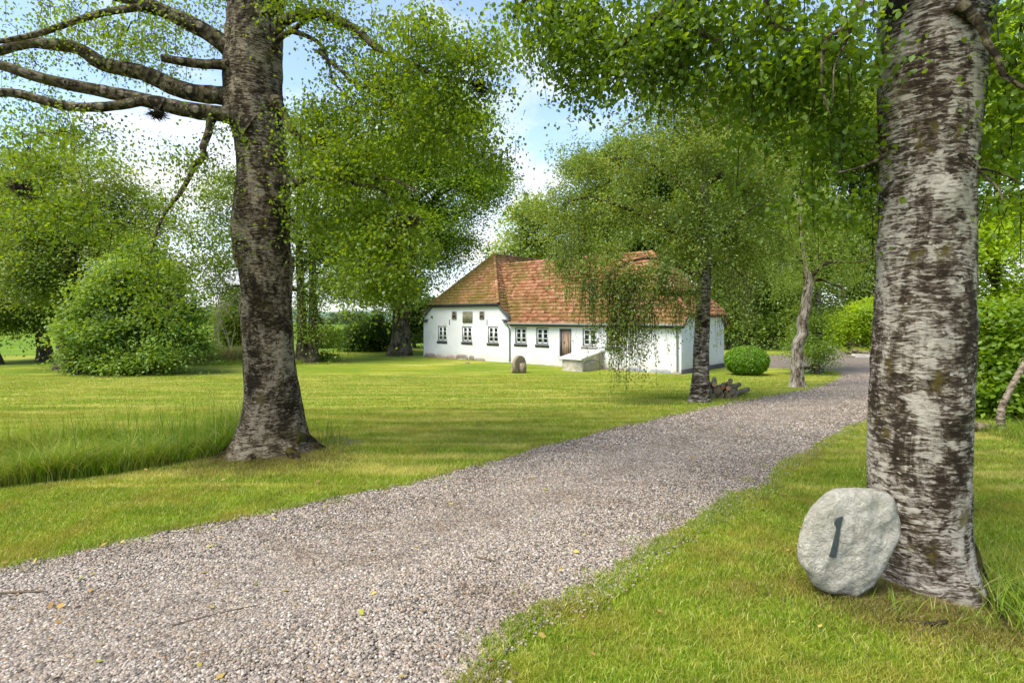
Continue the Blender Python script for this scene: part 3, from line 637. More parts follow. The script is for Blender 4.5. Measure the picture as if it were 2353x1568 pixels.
# ---- pantile roof
t = NT('pantiles'); r = t.rand(); v = t.coord('Object')
c = t.ramp(r, [(0.0, (0.15, 0.062, 0.030)), (0.3, (0.26, 0.110, 0.055)), (0.6, (0.335, 0.155, 0.082)), (0.85, (0.40, 0.21, 0.125)), (1.0, (0.22, 0.115, 0.065))])
ms1 = t.noise(v, 0.55, 5, 0.6); ms2 = t.noise(v, 6.5, 6, 0.75, 0.3)
lf = t.node('MapRange'); sx2 = t.node('SeparateXYZ'); t.l.new(t.node('NewGeometry').outputs['Position'], sx2.inputs[0])
t.put(lf.inputs['Value'], sx2.outputs['X']); lf.inputs['From Min'].default_value = 1.5; lf.inputs['From Max'].default_value = -4.0; lf.inputs['To Min'].default_value = 0.0; lf.inputs['To Max'].default_value = 0.11
mossf = t.math('ADD', t.math('ADD', t.math('MULTIPLY', ms1, 0.55), t.math('MULTIPLY', ms2, 0.6)), lf.outputs[0])
c = t.mix(t.ramp(mossf, [(0.565, 0.0), (0.66, 0.9)]), c, t.ramp(ms2, [(0.4, (0.10, 0.075, 0.022)), (0.6, (0.19, 0.15, 0.035)), (0.75, (0.16, 0.17, 0.04))]))
c = t.mix(t.ramp(t.noise(v, 14, 5, 0.7), [(0.6, 0.0), (0.75, 0.5)]), c, (0.13, 0.07, 0.045))
M_TILE = t.bsdf(c, 0.9, t.bump(ms2, 0.02, 0.7), 0.15)
def inpoly(pt, poly):
    x, y = pt; ins = False; n = len(poly)
    for k in range(n):
        (x1, y1), (x2, y2) = poly[k], poly[(k + 1) % n]
        if (y1 > y) != (y2 > y) and x < (x2 - x1) * (y - y1) / (y2 - y1) + x1: ins = not ins
    return ins
rgt = np.random.default_rng(3)
def tile_plane(mb, O, E, poly3, tw=0.225, tl=0.275):
    """pantiles over the polygon poly3 (house u,v,h points) lying in one plane; O,E = eave start/end"""
    W = HWA(poly3); o = HW(*O); e = HW(*E) - o; e /= np.linalg.norm(e)
    nrm = np.zeros(3)
    for k in range(len(W)): nrm += np.cross(W[k] - W[0], W[(k + 1) % len(W)] - W[0])
    nrm /= np.linalg.norm(nrm)
    if nrm[2] < 0: nrm = -nrm
    s = np.cross(nrm, e)
    if s[2] < 0: s = -s
    p2 = [(float((w - o) @ e), float((w - o) @ s)) for w in W]
    mb.add(W - nrm * 0.03, [list(range(len(W)))])
    x0, x1 = min(p[0] for p in p2), max(p[0] for p in p2); y0, y1 = min(p[1] for p in p2), max(p[1] for p in p2)
    px = np.array([0.0, 0.14, 0.30, 0.5, 0.68, 0.84, 1.0, 1.12]); pz = np.array([0.028, 0.012, 0.0, 0.002, 0.018, 0.042, 0.050, 0.030])
    tiles = []
    for i_ in range(int((x1 - x0) / tw) + 1):
        for j_ in range(int((y1 - y0) / tl) + 1):
            cx_, cy_ = x0 + (i_ + 0.5) * tw, y0 + (j_ + 0.5) * tl
            if not inpoly((cx_, cy_), p2): continue
            jx, jy, jz, tw_ = rgt.normal(0, 0.008), rgt.normal(0, 0.014), abs(rgt.normal(0, 0.008)), rgt.normal(0, 0.012)
            T = []
            for (yy, lift) in ((-0.52, 0.040), (-0.52, 0.020), (0.56, 0.0)):
                for a_, b_ in zip(px, pz):
                    X_ = cx_ + (a_ - 0.5) * tw + jx + tw_ * yy; Y_ = cy_ + yy * tl + jy
                    T.append(o + e * X_ + s * Y_ + nrm * (b_ + lift + jz - (0.0 if lift != 0.020 else 0.0)))
            tiles.append(T)
    n = len(px); F = [[k, k + 1, 2 * n + k + 1, 2 * n + k] for k in range(n - 1)] + [[n + k + 1, n + k, k, k + 1][::-1] for k in range(n - 1)]
    if tiles: mb.many(np.array(tiles), F)
FS = (6.5 - 2.45) / 3.1
m = MB()
tile_plane(m, (-0.28, -0.26, 2.39), (U_W, -0.26, 2.39), [(-0.28, -0.26, 2.39), (-0.28, 0.16, 2.93), (3.0, 2.9, 6.5), (U_C - 0.73, 2.9, 6.5), (U_W - 0.1, -0.26, 2.39)])
tile_plane(m, (-0.28, WD + 0.26, 2.39), (U_W, WD + 0.26, 2.39), [(-0.28, WD + 0.26, 2.39), (-0.28, WD - 0.16, 2.93), (3.0, 2.9, 6.5), (U_C - 0.73, 2.9, 6.5), (U_W - 0.1, WD + 0.26, 2.39)])
tile_plane(m, (-0.30, 0.14, 2.93), (-0.30, WD - 0.14, 2.93), [(-0.30, 0.14, 2.93), (-0.30, WD - 0.14, 2.93), (3.0, 2.9, 6.5)])
WS = 7.29
tile_plane(m, (U_W + IN, -0.20, TT + 0.14), (U_L - IN, -0.20, TT + 0.14), [(U_W + IN - 0.06, -0.20, TT + 0.14), (U_L - IN + 0.06, -0.20, TT + 0.14), (U_C, 3.06, WS)])
for s_ in (-1, 1):
    e = U_C + s_ * (U_L - U_W) / 2
    tile_plane(m, (e + s_ * 0.16, -0.14, SH - 0.06), (e + s_ * 0.16, 11.2, SH - 0.06), [(e + s_ * 0.16, -0.14, SH - 0.06), (e - s_ * (IN - 0.06), -0.18, TT + 0.14), (U_C, 3.06, WS), (U_C, 11.2, WS), (e + s_ * 0.16, 11.2, SH - 0.06)])
roof = m.obj('roof', M_TILE, house)
def ridge(a, b, r=0.12):
    m = MB(); A, B = HW(*a), HW(*b); n = max(2, int(np.linalg.norm(B - A) / 0.36)); seg = 7
    d = (B - A) / n; dn = d / np.linalg.norm(d); sd = np.cross(dn, [0, 0, 1.0]); sd /= np.linalg.norm(sd); up = np.cross(sd, dn)
    T = []
    for k in range(n):
        p0 = A + d * (k - 0.04) + rgt.normal(0, 0.008, 3); p1 = A + d * (k + 1.06)
        for (p, rr) in ((p0, r * 1.12), (p1, r * 0.92)):
            T.append([p + rr * (math.cos(x_) * sd + math.sin(x_) * 1.0 * up) - up * 0.03 for x_ in np.linspace(-0.25, math.pi + 0.25, seg)])
    T = np.array(T).reshape(n, 2 * seg, 3); m.many(T, [[k, k + 1, seg + k + 1, seg + k] for k in range(seg - 1)])
    return m.obj('ridge_tiles', M_TILE, roof, True)
ridge((3.0, 2.9, 6.55), (U_C - 0.6, 2.9, 6.55)); ridge((U_C, 3.0, 7.34), (U_C, 11.2, 7.34))
ridge((U_W + IN - 0.05, -0.18, TT + 0.17), (U_C, 3.06, 7.36)); ridge((U_L - IN + 0.05, -0.18, TT + 0.17), (U_C, 3.06, 7.36))
ridge((-0.28, 0.16, 2.98), (3.0, 2.9, 6.56)); ridge((-0.28, WD - 0.16, 2.98), (3.0, 2.9, 6.56))

# ---- cellar hatch box in front of the door
a0 = G(*zD(1098, 944)); b0 = G(*zD(1262, 951)); 
def to_uv(p): d = p[:2] - HR[:2]; return float(d @ UX), float(d @ VX)
ua, va = to_uv(a0); ub, vb_ = to_uv(b0); vf = (va + vb_) / 2
ch_ = thing('cellar_hatch', HW((ua + ub) / 2, vf / 2, 0), 'low stone cellar hatch with a sloping white plank lid below the house door', 'cellar hatch')
m = MB(); hF = 0.62; hB = 0.95
q = [(ua, vf), (ub, vf), (ub, -0.02), (ua, -0.02)]
bot = [HW(u, v, -0.3) for u, v in q]; top = [HW(ua, vf, hF), HW(ub, vf, hF), HW(ub, -0.02, hB), HW(ua, -0.02, hB)]
m.prism(None, bot, top); 
m.obj('masonry_base', mat_stone('lime_rubble', (0.46, 0.42, 0.34), 0.4, 4), ch_)
for k, (du, dr) in enumerate(((ub + 0.02, 0.30),)):
    m2 = MB(); boulder(m2, HW(du - 0.03, vf * 0.55, 0.18), (0.10, abs(vf) * 0.36, 0.42), 51, HAX); m2.obj('corner_boulder', M_S4, ch_, True)
m = MB(); nb = 6
for k in range(nb):
    u0 = ua + 0.10 + (ub - 0.12 - ua - 0.10) * k / nb; u1 = ua + 0.10 + (ub - 0.12 - ua - 0.10) * (k + 1) / nb - (-0.008)
    fr = [HW(u0, vf - 0.12, hF + 0.0), HW(u1, vf - 0.12, hF + 0.0), HW(u1, vf - 0.12, hF + 0.10), HW(u0, vf - 0.12, hF + 0.10)]
    bk = [HW(u0, -0.03, hB + 0.02), HW(u1, -0.03, hB + 0.02), HW(u1, -0.03, hB + 0.10), HW(u0, -0.03, hB + 0.10)]; m.prism(None, fr, bk)
m.obj('plank_lid', mat_simple('flaking_white_planks', (0.64, 0.63, 0.60), 0.7, 0.18, 5), ch_)
# ================================================================ FOLIAGE TOOLS
DENS = 1.9
RG = np.random.default_rng(11)
def leaves(mb, C, L, up=0.4, hang=0.0, W=0.62, oval=False, dirs=None, face=None):
    """one small folded blade per point of C (n,3); L length array; up: how strongly the blade faces the sky; hang: tips droop"""
    n = len(C); L = np.broadcast_to(np.asarray(L, float), (n,)) * (0.7 + 0.6 * RG.random(n))
    nr = RG.standard_normal((n, 3)); nr[:, 2] = np.abs(nr[:, 2]) * (1 + up) + up * 1.5; nr /= np.linalg.norm(nr, axis=1)[:, None]
    if face is not None: nr = face + 0.45 * RG.standard_normal((n, 3)); nr /= np.linalg.norm(nr, axis=1)[:, None]
    a = RG.standard_normal((n, 3)) if dirs is None else dirs + 0.5 * RG.standard_normal((n, 3))
    a[:, 2] -= hang * 2.0
    if hang > 0.3:
        a /= np.linalg.norm(a, axis=1)[:, None]; nr = nr - a * np.sum(nr * a, 1)[:, None]
    else:
        a = a - nr * np.sum(nr * a, 1)[:, None]
    nr /= np.linalg.norm(nr, axis=1)[:, None] + 1e-9; a /= np.linalg.norm(a, axis=1)[:, None] + 1e-9
    s = np.cross(a, nr); L = L[:, None]; w = L * W / 2; f = nr * (L * 0.10)
    if oval:
        T = np.stack([C - a * L * 0.5, C - a * L * 0.22 + s * w + f, C - a * L * 0.22 - s * w + f, C + a * L * 0.14 + s * w * 0.85 + f, C + a * L * 0.14 - s * w * 0.85 + f, C + a * L * 0.55 - f * 0.6], 1)
        mb.many(T, [[0, 1, 3], [0, 3, 5], [0, 5, 4], [0, 4, 2]])
    else:
        T = np.stack([C - a * L * 0.5, C - a * L * 0.05 + s * w + f, C + a * L * 0.5, C - a * L * 0.05 - s * w + f], 1)
        mb.many(T, [[0, 1, 2], [0, 2, 3]])
def blob_pts(blobs, n, bias=0.45, avoid=(), bough=0):
    """n cluster centres spread through ellipsoids (px,py,depth, rx,ry in reading px, depth radius m, weight)"""
    w = np.array([b[6] if len(b) > 6 else b[3] * b[4] for b in blobs], float); w /= w.sum()
    out = []
    for b, cnt in zip(blobs, (w * n).astype(int) + 1):
        d = RG.standard_normal((cnt, 3)); d /= np.linalg.norm(d, axis=1)[:, None]; r = RG.random(cnt) ** bias
        q = d * r[:, None]; Y = b[2]
        if bough:                                   # gather the sprays on a few boughs so that gaps open between them
            nb_ = max(4, int(bough)); e = RG.standard_normal((nb_, 3)); e /= np.linalg.norm(e, axis=1)[:, None]; e *= (0.25 + 0.67 * RG.random(nb_) ** 0.6)[:, None]
            w_ = 0.35 + RG.random(nb_); w_ /= w_.sum(); own = RG.choice(nb_, cnt, p=w_)
            g_ = RG.standard_normal((cnt, 3)) * np.array([0.25, 0.25, 0.095]); g_[:, 2] -= 0.35 * (g_[:, 0] ** 2 + g_[:, 1] ** 2); q = e[own] + g_
        c = P(b[0], b[1], Y); R = np.array([b[3] * Y / FPX, b[5], b[4] * Y / FPX])
        p = c + q * R
        if avoid:
            px = CX + FPX * p[:, 0] / p[:, 1]; py = HY - FPX * (p[:, 2] - EYE) / p[:, 1]; k = np.ones(cnt, bool)
            for (ax_, ay_, arx, ary) in avoid: k &= ((px - ax_) / arx) ** 2 + ((py - ay_) / ary) ** 2 > (0.8 + 0.4 * RG.random(cnt))
            p = p[k]
        out.append(p)
    return np.vstack(out)
def sprays(mb, C, per, sh, sv, L, up=0.6, hang=0.1, coh=False, **kw):
    """flattish leaf sprays around the cluster centres"""
    n = len(C); tilt = RG.standard_normal((n, 2)) * 0.30
    q = RG.standard_normal((n, per, 3)) * np.array([sh, sh, sv])
    q[..., 2] += q[..., 0] * tilt[:, None, 0] + q[..., 1] * tilt[:, None, 1] - 0.25 * (q[..., 0] ** 2 + q[..., 1] ** 2) / max(sh, 0.05)
    if coh:
        f_ = np.stack([-tilt[:, 0], -tilt[:, 1], np.ones(n)], 1)[:, None] + 0.75 * q / max(sh, 0.05) * np.array([0.5, 0.5, 0.0])
        kw['face'] = (f_ / np.linalg.norm(f_, axis=2)[..., None]).reshape(-1, 3)
    leaves(mb, (C[:, None] + q).reshape(-1, 3), L, up, hang, **kw)
def strings(mb, C, per, drop, sig, L, hang=0.8, sway=0.15, tw=None, **kw):
    """weeping strings of leaves hanging down from the points C"""
    n = len(C); D = drop * (0.35 + 0.9 * RG.random(n)); s = RG.random((n, per))
    sw = RG.standard_normal((n, 2)) * sway * D[:, None]
    p = C[:, None] + np.stack([sw[:, None, 0] * s ** 1.5, sw[:, None, 1] * s ** 1.5, -D[:, None] * s], -1) + RG.standard_normal((n, per, 3)) * sig
    leaves(mb, p.reshape(-1, 3), L, 0.2, hang, **kw)
    if tw is not None:
        for k in range(0, n):
            q = C[k] + np.array([[sw[k, 0] * x ** 1.5, sw[k, 1] * x ** 1.5, -D[k] * x] for x in (0, 0.5, 1.0)]); tw.tube(q, [0.005, 0.004, 0.002], 3, cap=False)
def bez(a, b, lift=0.3, n=6, wob_=0.06, seed=None):
    a, b = np.asarray(a, float), np.asarray(b, float); L = np.linalg.norm(b - a); t_ = np.linspace(0, 1, n)[:, None]
    m = (a + b) / 2 + np.array([0, 0, lift * L]) + RG.normal(0, wob_ * L, 3)
    q = a * (1 - t_) ** 2 + 2 * m * t_ * (1 - t_) + b * t_ ** 2
    q[1:-1] += RG.normal(0, wob_ * L * 0.35, (n - 2, 3)); return q
def smooth_path(pts, n):
    pts = np.asarray(pts, float); L = np.concatenate([[0], np.cumsum(np.linalg.norm(np.diff(pts, axis=0), axis=1))]); s = np.linspace(0, L[-1], n)
    q = np.stack([np.interp(s, L, pts[:, k]) for k in range(pts.shape[1])], 1)
    for _ in range(max(1, n // (2 * len(pts)))): q[1:-1] = 0.25 * q[:-2] + 0.5 * q[1:-1] + 0.25 * q[2:]
    return q
def px_path(pp, n=28, cuts=False):
    """(px,py,depth,half-width px) rows -> world centreline and radii"""
    a = np.array([[*P(x, y, d), w * d / FPX] for x, y, d, w in pp]); q = smooth_path(a, n); return q[:, :3], q[:, 3]
def trunk_mesh(pp, seg=28, n=60, flare=None, lobes=0.0, rough=0.03, seed=0, knots=0):
    """knobbly trunk: centreline from reading-pixel rows; UV in metres"""
    C, R = px_path(pp, n); rg = np.random.default_rng(seed); a = np.arange(seg) / seg * 2 * np.pi; mb = MB()
    ph_ = rg.random(12) * 6.28; z = C[:, 2]; z0 = z.min()
    A, Zz = np.meshgrid(a, z - z0)
    k = 1 + rough * (np.sin(2 * A + 2.1 * Zz + ph_[0]) + 0.8 * np.sin(3 * A - 3.3 * Zz + ph_[1]) + 0.6 * np.sin(5 * A + 6.1 * Zz + ph_[2]) + 0.5 * np.sin(9 * A - 12 * Zz + ph_[3]) * np.sin(4 * Zz + ph_[4]) + 0.35 * np.sin(14 * A + 21 * Zz + ph_[5]))
    if lobes:
        k += lobes * np.exp(-Zz / 0.28) * (np.sin(5 * A + ph_[6]) + 0.7 * np.sin(3 * A + ph_[7]))
    for _ in range(knots):                        # knots, burrs and old branch scars
        zk, ak, am, sg_ = 0.3 + rg.random() * min(6.0, z.max() - z0), rg.random() * 6.28, rg.uniform(-0.018, 0.045), rg.uniform(0.05, 0.15)
        da = np.angle(np.exp(1j * (A - ak))) * R[:, None]; k += am / R[:, None] * np.exp(-((Zz - zk) / (sg_ * 1.2)) ** 2 - (da / sg_) ** 2)
    r = R[:, None] * k
    V = C[:, None] + np.stack([r * np.cos(A), r * np.sin(A), 0 * r], -1)
    ring = np.concatenate([V, V[:, :1]], 1); uv = np.stack([np.broadcast_to(np.concatenate([a, [2 * np.pi]])[None] * R.mean(), (n, seg + 1)), np.broadcast_to((z - z0)[:, None], (n, seg + 1))], -1)
    i, j = np.meshgrid(np.arange(n - 1), np.arange(seg), indexing='ij'); m = seg + 1
    F = np.stack([i * m + j, i * m + j + 1, (i + 1) * m + j + 1, (i + 1) * m + j], -1).reshape(-1, 4)
    if z[0] > z[-1]: F = F[:, ::-1]
    mb.add(ring.reshape(-1, 3), F, uv.reshape(-1, 2)); return mb, C, R

# bark
B_LEFT = mat_bark('bark_left_birch', (0.026, 0.018, 0.009), (0.115, 0.085, 0.050), (0.40, 0.335, 0.235), 0.36, 17, 54, (0.085, 0.07, 0.015), 0.15, 0.035, 0.3, 3.6, 0.42)
B_RIGHT = mat_bark('bark_right_birch', (0.034, 0.024, 0.015), (0.115, 0.087, 0.060), (0.50, 0.455, 0.38), 0.45, 13, 52, (0.10, 0.08, 0.012), 0.1, 0.025, 0.6, 3.6, 0.24)
B_BIRCH = mat_bark('bark_birch', (0.026, 0.019, 0.013), (0.125, 0.10, 0.072), (0.46, 0.42, 0.36), 0.34, 8, 24)
B_PALE = mat_bark('bark_pale_gnarled', (0.05, 0.035, 0.022), (0.22, 0.17, 0.115), (0.55, 0.49, 0.41), 0.55, 22, 4, None, 0, 0.05, 0.1)
B_GREY = mat_bark('bark_grey', (0.028, 0.022, 0.014), (0.085, 0.068, 0.045), (0.19, 0.16, 0.115), 0.4, 14, 4, (0.06, 0.065, 0.015), 0.3, 0.03, 0.2)
B_LIMB = mat_bark('bark_limb', (0.02, 0.015, 0.009), (0.095, 0.075, 0.042), (0.28, 0.235, 0.155), 0.32, 12, 14, (0.075, 0.07, 0.015), 0.3, 0.015, 0.3)
M_TWIG = mat_simple('twig_bark', (0.028, 0.020, 0.012), 0.9, 0.3, 6, 0.002)
M_DEADW = mat_simple('dead_wood', (0.20, 0.15, 0.11), 0.9, 0.35, 6, 0.006)
# leaves
L_BIRCH = mat_leaf('leaf_birch', (0.095, 0.165, 0.008), (0.140, 0.210, 0.012), 2.2, 0.46, 0.7)
L_RIGHT = mat_leaf('leaf_right_birch', (0.080, 0.150, 0.008), (0.120, 0.195, 0.010), 2.4, 0.48, 0.9)
L_WEEP = mat_leaf('leaf_weeping', (0.115, 0.175, 0.030), (0.195, 0.260, 0.060), 1.9, 0.42, 0.9)
L_BRIGHT = mat_leaf('leaf_bright', (0.115, 0.205, 0.009), (0.170, 0.265, 0.014), 2.1, 0.45, 0.35)
L_MID = mat_leaf('leaf_mid', (0.100, 0.170, 0.016), (0.150, 0.220, 0.026), 2.0, 0.42, 0.35)
L_PALE = mat_leaf('leaf_pale', (0.145, 0.215, 0.034), (0.205, 0.275, 0.055), 1.9, 0.42, 0.3)
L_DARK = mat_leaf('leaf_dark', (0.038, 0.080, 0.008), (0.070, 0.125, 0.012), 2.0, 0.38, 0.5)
L_BLUE = mat_leaf('leaf_bluish', (0.060, 0.115, 0.040), (0.11, 0.17, 0.065), 1.7, 0.35, 0.7)
L_LIME = mat_leaf('leaf_lime', (0.17, 0.27, 0.006), (0.27, 0.38, 0.012), 2.3, 0.45, 0.5)
L_HAZEL = mat_leaf('leaf_hazel', (0.095, 0.180, 0.022), (0.19, 0.275, 0.045), 2.2, 0.42, 0.6)
L_THICK = mat_leaf('leaf_thicket', (0.095, 0.180, 0.008), (0.19, 0.29, 0.014), 2.3, 0.45, 1.2)
L_LIME2 = mat_leaf('leaf_ash', (0.19, 0.27, 0.05), (0.27, 0.35, 0.075), 1.9, 0.45, 0.3)
L_FAR = mat_leaf('leaf_far_haze', (0.085, 0.135, 0.070), (0.13, 0.18, 0.095), 1.5, 0.35, 0.1)  # pale bluish haze of distance mixed into the leaf colour

def tree_parts(root, trunk_mb, bark, limb_paths, crown_mb, leafm, limb_mat=None, twig_mb=None, twig_mat=None):
    trunk_mb.obj('trunk', bark, root, True, uv=True)
    for (q, r) in limb_paths:
        m = MB(); m.tube(q, r, 8, jit=0.04, seed=len(q)); m.obj('limb', limb_mat or bark, root, True, uv=True)
    if crown_mb is not None: crown_mb.obj('crown', leafm, root)
    if twig_mb is not None and twig_mb.n: twig_mb.obj('twigs', twig_mat or M_TWIG, root, True)

def bgtree(name, label, cat, base, hw, top, blobs, leafm, bark, clusters, per, L, sh=0.55, sv=0.16, up=0.7, hang=0.1, group=None, bend=0.0, nlimb=9, depth=None, weep=None, first=0.30, seg=12, stems=None, avoid=(), bough=13):
    """background tree: base reading-pixel, half width px, top pixel of the stem; blobs [(px,py,rx,ry,depth radius)]"""
    b = G(*base) if depth is None else np.array([*P(base[0], base[1], depth)[:2], float(gz(*P(base[0], base[1], depth)[:2]))])
    D = b[1]; root = thing(name, b, label, cat, group)
    by = HY + (EYE - b[2]) * FPX / D
    first_path = None
    stems = stems or [(base[0], hw, top)]
    for (sx0, shw, (tx, ty)) in stems:
        pp = []
        for s in (-0.02, 0.015, 0.05, 0.12, 0.25, 0.45, 0.65, 0.85, 1.0):
            w = shw * (1 - 0.78 * max(0, s)) * (1 + 0.65 * math.exp(-max(s, 0) / 0.03))
            pp.append((sx0 + (tx - sx0) * s + bend * math.sin(s * 3.3) + 0.35 * shw * math.sin(7 * s + base[0]), by + (ty - by) * s, D, w))
        tm, C, R = trunk_mesh(pp, seg, 34, rough=0.03, seed=abs(int(base[0])))
        tm.obj('trunk', bark, root, True, uv=True)
        if first_path is None: first_path = (C, R)
    C, R = first_path
    bl = [(x, y, D + (q[5] if len(q) > 5 else 0), rx, ry, rd) for q in blobs for (x, y, rx, ry, rd) in [q[:5]]]
    pts = blob_pts(bl, int(clusters * DENS), 0.42, avoid, bough); cr = MB()
    if weep:
        strings(cr, pts, per, weep, 0.10, L, 0.6)
    else:
        sprays(cr, pts, per, sh, sv, L, up, hang, coh=True)
    lm = MB()
    for k in range(nlimb):
        tgt = pts[RG.integers(len(pts))]; i0 = int(np.clip(np.searchsorted(C[:, 2], tgt[2] - abs(tgt[0] - b[0]) * 0.7 - 0.5) if C[0, 2] < C[-1, 2] else 0, int(first * len(C)), len(C) - 2))
        q = bez(C[i0], tgt, 0.12, 7, 0.05); lm.tube(q, np.linspace(max(R[i0] * 0.55, 0.03), 0.012, 7), 5, cap=False)
    lm.obj('branches', bark if bark is not B_BIRCH else B_LIMB, root, True, uv=True)
    cr.obj('crown', leafm, root)
    return root

# ================================================================ LEFT BIRCH (big, beside the drive)
lb = G(622, 1046); dL = 8.95
left = thing('birch_tree', (lb[0], dL, lb[2]), 'large birch left of the gravel drive with a flared knobbly trunk and long level limbs', 'tree', 'birches flanking the drive')
tm, CL, RL = trunk_mesh([(622,1062,dL,128),(622,1045,dL,112),(622,1022,dL,90),(623,1000,dL,78),(626,950,dL,65),(625,900,dL,59),(618,800,dL,55),(614,700,dL,53),(607,600,dL,57),(599,520,dL,63),(603,455,dL,59),(606,380,dL,56),(594,310,dL,56),(584,255,dL,62),(580,200,dL,62),(582,100,dL,61),(590,0,dL,59),(598,-120,dL,50),(606,-300,dL,38),(612,-520,dL,20),(615,-700,dL,6)], 64, 210, lobes=0.10, rough=0.022, seed=4, knots=70)
limbsL = []
def LP(pts, d0, d1, w0, w1, n=26):
    m = len(pts); return px_path([(x, y, d0 + (d1 - d0) * k / (m - 1), (0.86 + (0.75 if w0 > 10 else 0.3) * (k == 0)) * (w0 + (w1 - w0) * k / (m - 1))) for k, (x, y) in enumerate(pts)], n)
limbsL += [LP([(560,150),(530,114),(485,80),(433,52),(381,28),(329,7),(277,-6),(200,-30),(90,-70)], 8.9, 8.0, 27, 10),
           LP([(350,18),(325,17),(242,28),(173,48),(104,74),(35,90),(0,95),(-120,112)], 8.4, 7.6, 11, 6),
           LP([(540,152),(519,149),(450,147),(405,139),(370,133)], 8.7, 8.2, 15, 10, 12),
           LP([(560,228),(519,221),(450,215),(398,201),(346,173),(294,159),(242,152),(208,131),(180,107),(131,104),(69,97),(28,107),(0,118),(-130,150)], 8.9, 8.1, 26, 11, 40),
           LP([(575,292),(540,268),(512,262),(450,256),(398,246),(346,234),(294,221),(242,211),(173,197),(104,183),(52,166),(0,149),(-130,118)], 8.7, 7.5, 24, 12, 36),
           LP([(370,243),(346,228),(294,239),(242,246),(173,247),(121,239),(69,221),(17,211),(0,213),(-130,232)], 8.2, 7.4, 14, 11, 30),
           LP([(486,258),(484,280),(478,311),(464,339),(471,363),(446,374),(440,398),(415,443),(398,465),(381,484),(360,529),(350,570),(342,594)], 8.5, 7.6, 11, 2.2, 34),
           LP([(585,120),(639,55),(667,38),(729,28),(764,42),(798,55),(833,80),(867,114),(902,132),(954,149),(995,173),(1060,184),(1120,205)], 8.9, 7.6, 17, 3, 34),
           LP([(620,122),(642,87),(674,69),(694,52),(720,40)], 8.8, 8.4, 8, 6, 14),
           LP([(674,72),(715,87),(743,107),(757,149),(762,186),(790,215)], 8.6, 8.2, 6, 2.5, 16),
           LP([(630,235),(646,246),(667,294),(694,325),(726,350),(757,388),(777,402),(798,398),(850,405),(905,412),(960,440)], 8.8, 7.9, 12, 2.5, 30),
           LP([(640,420),(660,419),(680,421),(698,407),(729,412),(757,414),(800,418),(870,432)], 8.8, 8.0, 17, 3, 20),
           LP([(735,118),(746,132),(784,163),(809,190),(833,197),(880,215),(930,260)], 8.3, 7.6, 6, 2, 20),
           LP([(590,40),(540,-60),(470,-160),(380,-240)], 8.9, 8.0, 36, 12, 16), LP([(600,0),(660,-80),(740,-180),(860,-260)], 8.9, 8.2, 34, 10, 16),
           LP([(860,405),(900,470),(930,520),(945,570),(960,620)], 8.2, 7.9, 4, 1.5, 14)]
crL = MB(); twL = MB()
# sparse crown over the left of the picture
bl = [(110,40,8.4,190,70,0.6),(330,90,9.3,170,110,0.6),(470,50,9.3,110,80,0.6),(100,120,8.6,140,60,0.4),(250,100,8.9,160,90,0.6),(60,240,8.4,120,60,0.5),(170,300,7.6,200,95,0.9),(410,420,8.0,95,120,0.7),(430,560,7.8,80,90,0.7),(340,640,7.6,130,110,0.7),(60,440,7.2,110,130,0.7),(30,330,7.2,90,80,0.6),(505,340,8.4,70,120,0.6),(250,20,7.8,200,60,0.8),(510,480,8.4,50,110,0.5),(230,480,7.6,140,80,0.6)]
ptsA = blob_pts(bl, 1050, 0.5, bough=12, avoid=[(250,205,80,26),(420,300,60,30),(160,155,100,30),(500,430,40,60),(300,420,60,50)])
sprays(crL, ptsA, 17, 0.17, 0.09, 0.047, 0.3, 0.35, W=0.75)
strings(crL, ptsA[::5], 9, 0.45, 0.05, 0.047, 0.6, 0.2, twL, W=0.75)
# fuller crown to the right of the trunk
bl2 = [(760,60,8.4,120,80,0.9),(900,90,8.0,150,100,0.9),(1040,110,7.6,130,90,0.8),(760,300,8.5,110,130,0.9),(880,300,8.2,140,140,0.9),(1000,260,7.8,100,90,0.8),(800,480,8.5,100,110,0.8),(880,500,8.3,90,110,0.8),(850,620,8.2,80,80,0.7),(1090,190,7.6,80,90,0.6),(1130,320,7.6,55,60,0.5),(930,600,8.1,45,80,0.5),(720,470,8.6,50,70,0.5),(860,655,8.2,50,45,0.4)]
ptsB = blob_pts(bl2, 1700, 0.55, bough=12, avoid=[(680,90,42,75),(1170,270,60,60),(665,215,25,40)])
sprays(crL, ptsB, 20, 0.18, 0.09, 0.054, 0.3, 0.35, W=0.75)
strings(crL, ptsB[::5], 10, 0.5, 0.05, 0.055, 0.6, 0.2, twL, W=0.75)
# crown above the picture (shades the ground as the real one does)
ptsT = blob_pts([(600,-320,8.9,520,240,3.0)], 170, 0.5); sprays(crL, ptsT, 22, 0.42, 0.2, 0.11, 0.4, 0.3)
LIMB_PTS = np.vstack([q for q, r in limbsL] + [CL[60:]])
def twig_links(mb, pts, frac, nodes, r=0.010, seed=1):
    """thin twigs that branch off the limbs and then off one another"""
    P_ = pts[::frac]; d0 = np.array([np.linalg.norm(nodes - p, axis=1).min() for p in P_]); N = [nodes]
    for k in np.argsort(d0):
        p = P_[k]; A = np.vstack(N); d = np.linalg.norm(A - p, axis=1) + 0.35 * np.maximum(0, p[2] - A[:, 2]); a = A[np.argmin(d)]; L = np.linalg.norm(p - a)
        if L < 0.12: continue
        q = bez(a, p, 0.10, 8, 0.12); mb.tube(q, np.linspace(r * min(1.5, 0.55 + 0.5 * L), 0.003, 8), 4, cap=False); N.append(q[2:])
twig_links(twL, np.vstack([ptsA, ptsB]), 7, LIMB_PTS, 0.010)
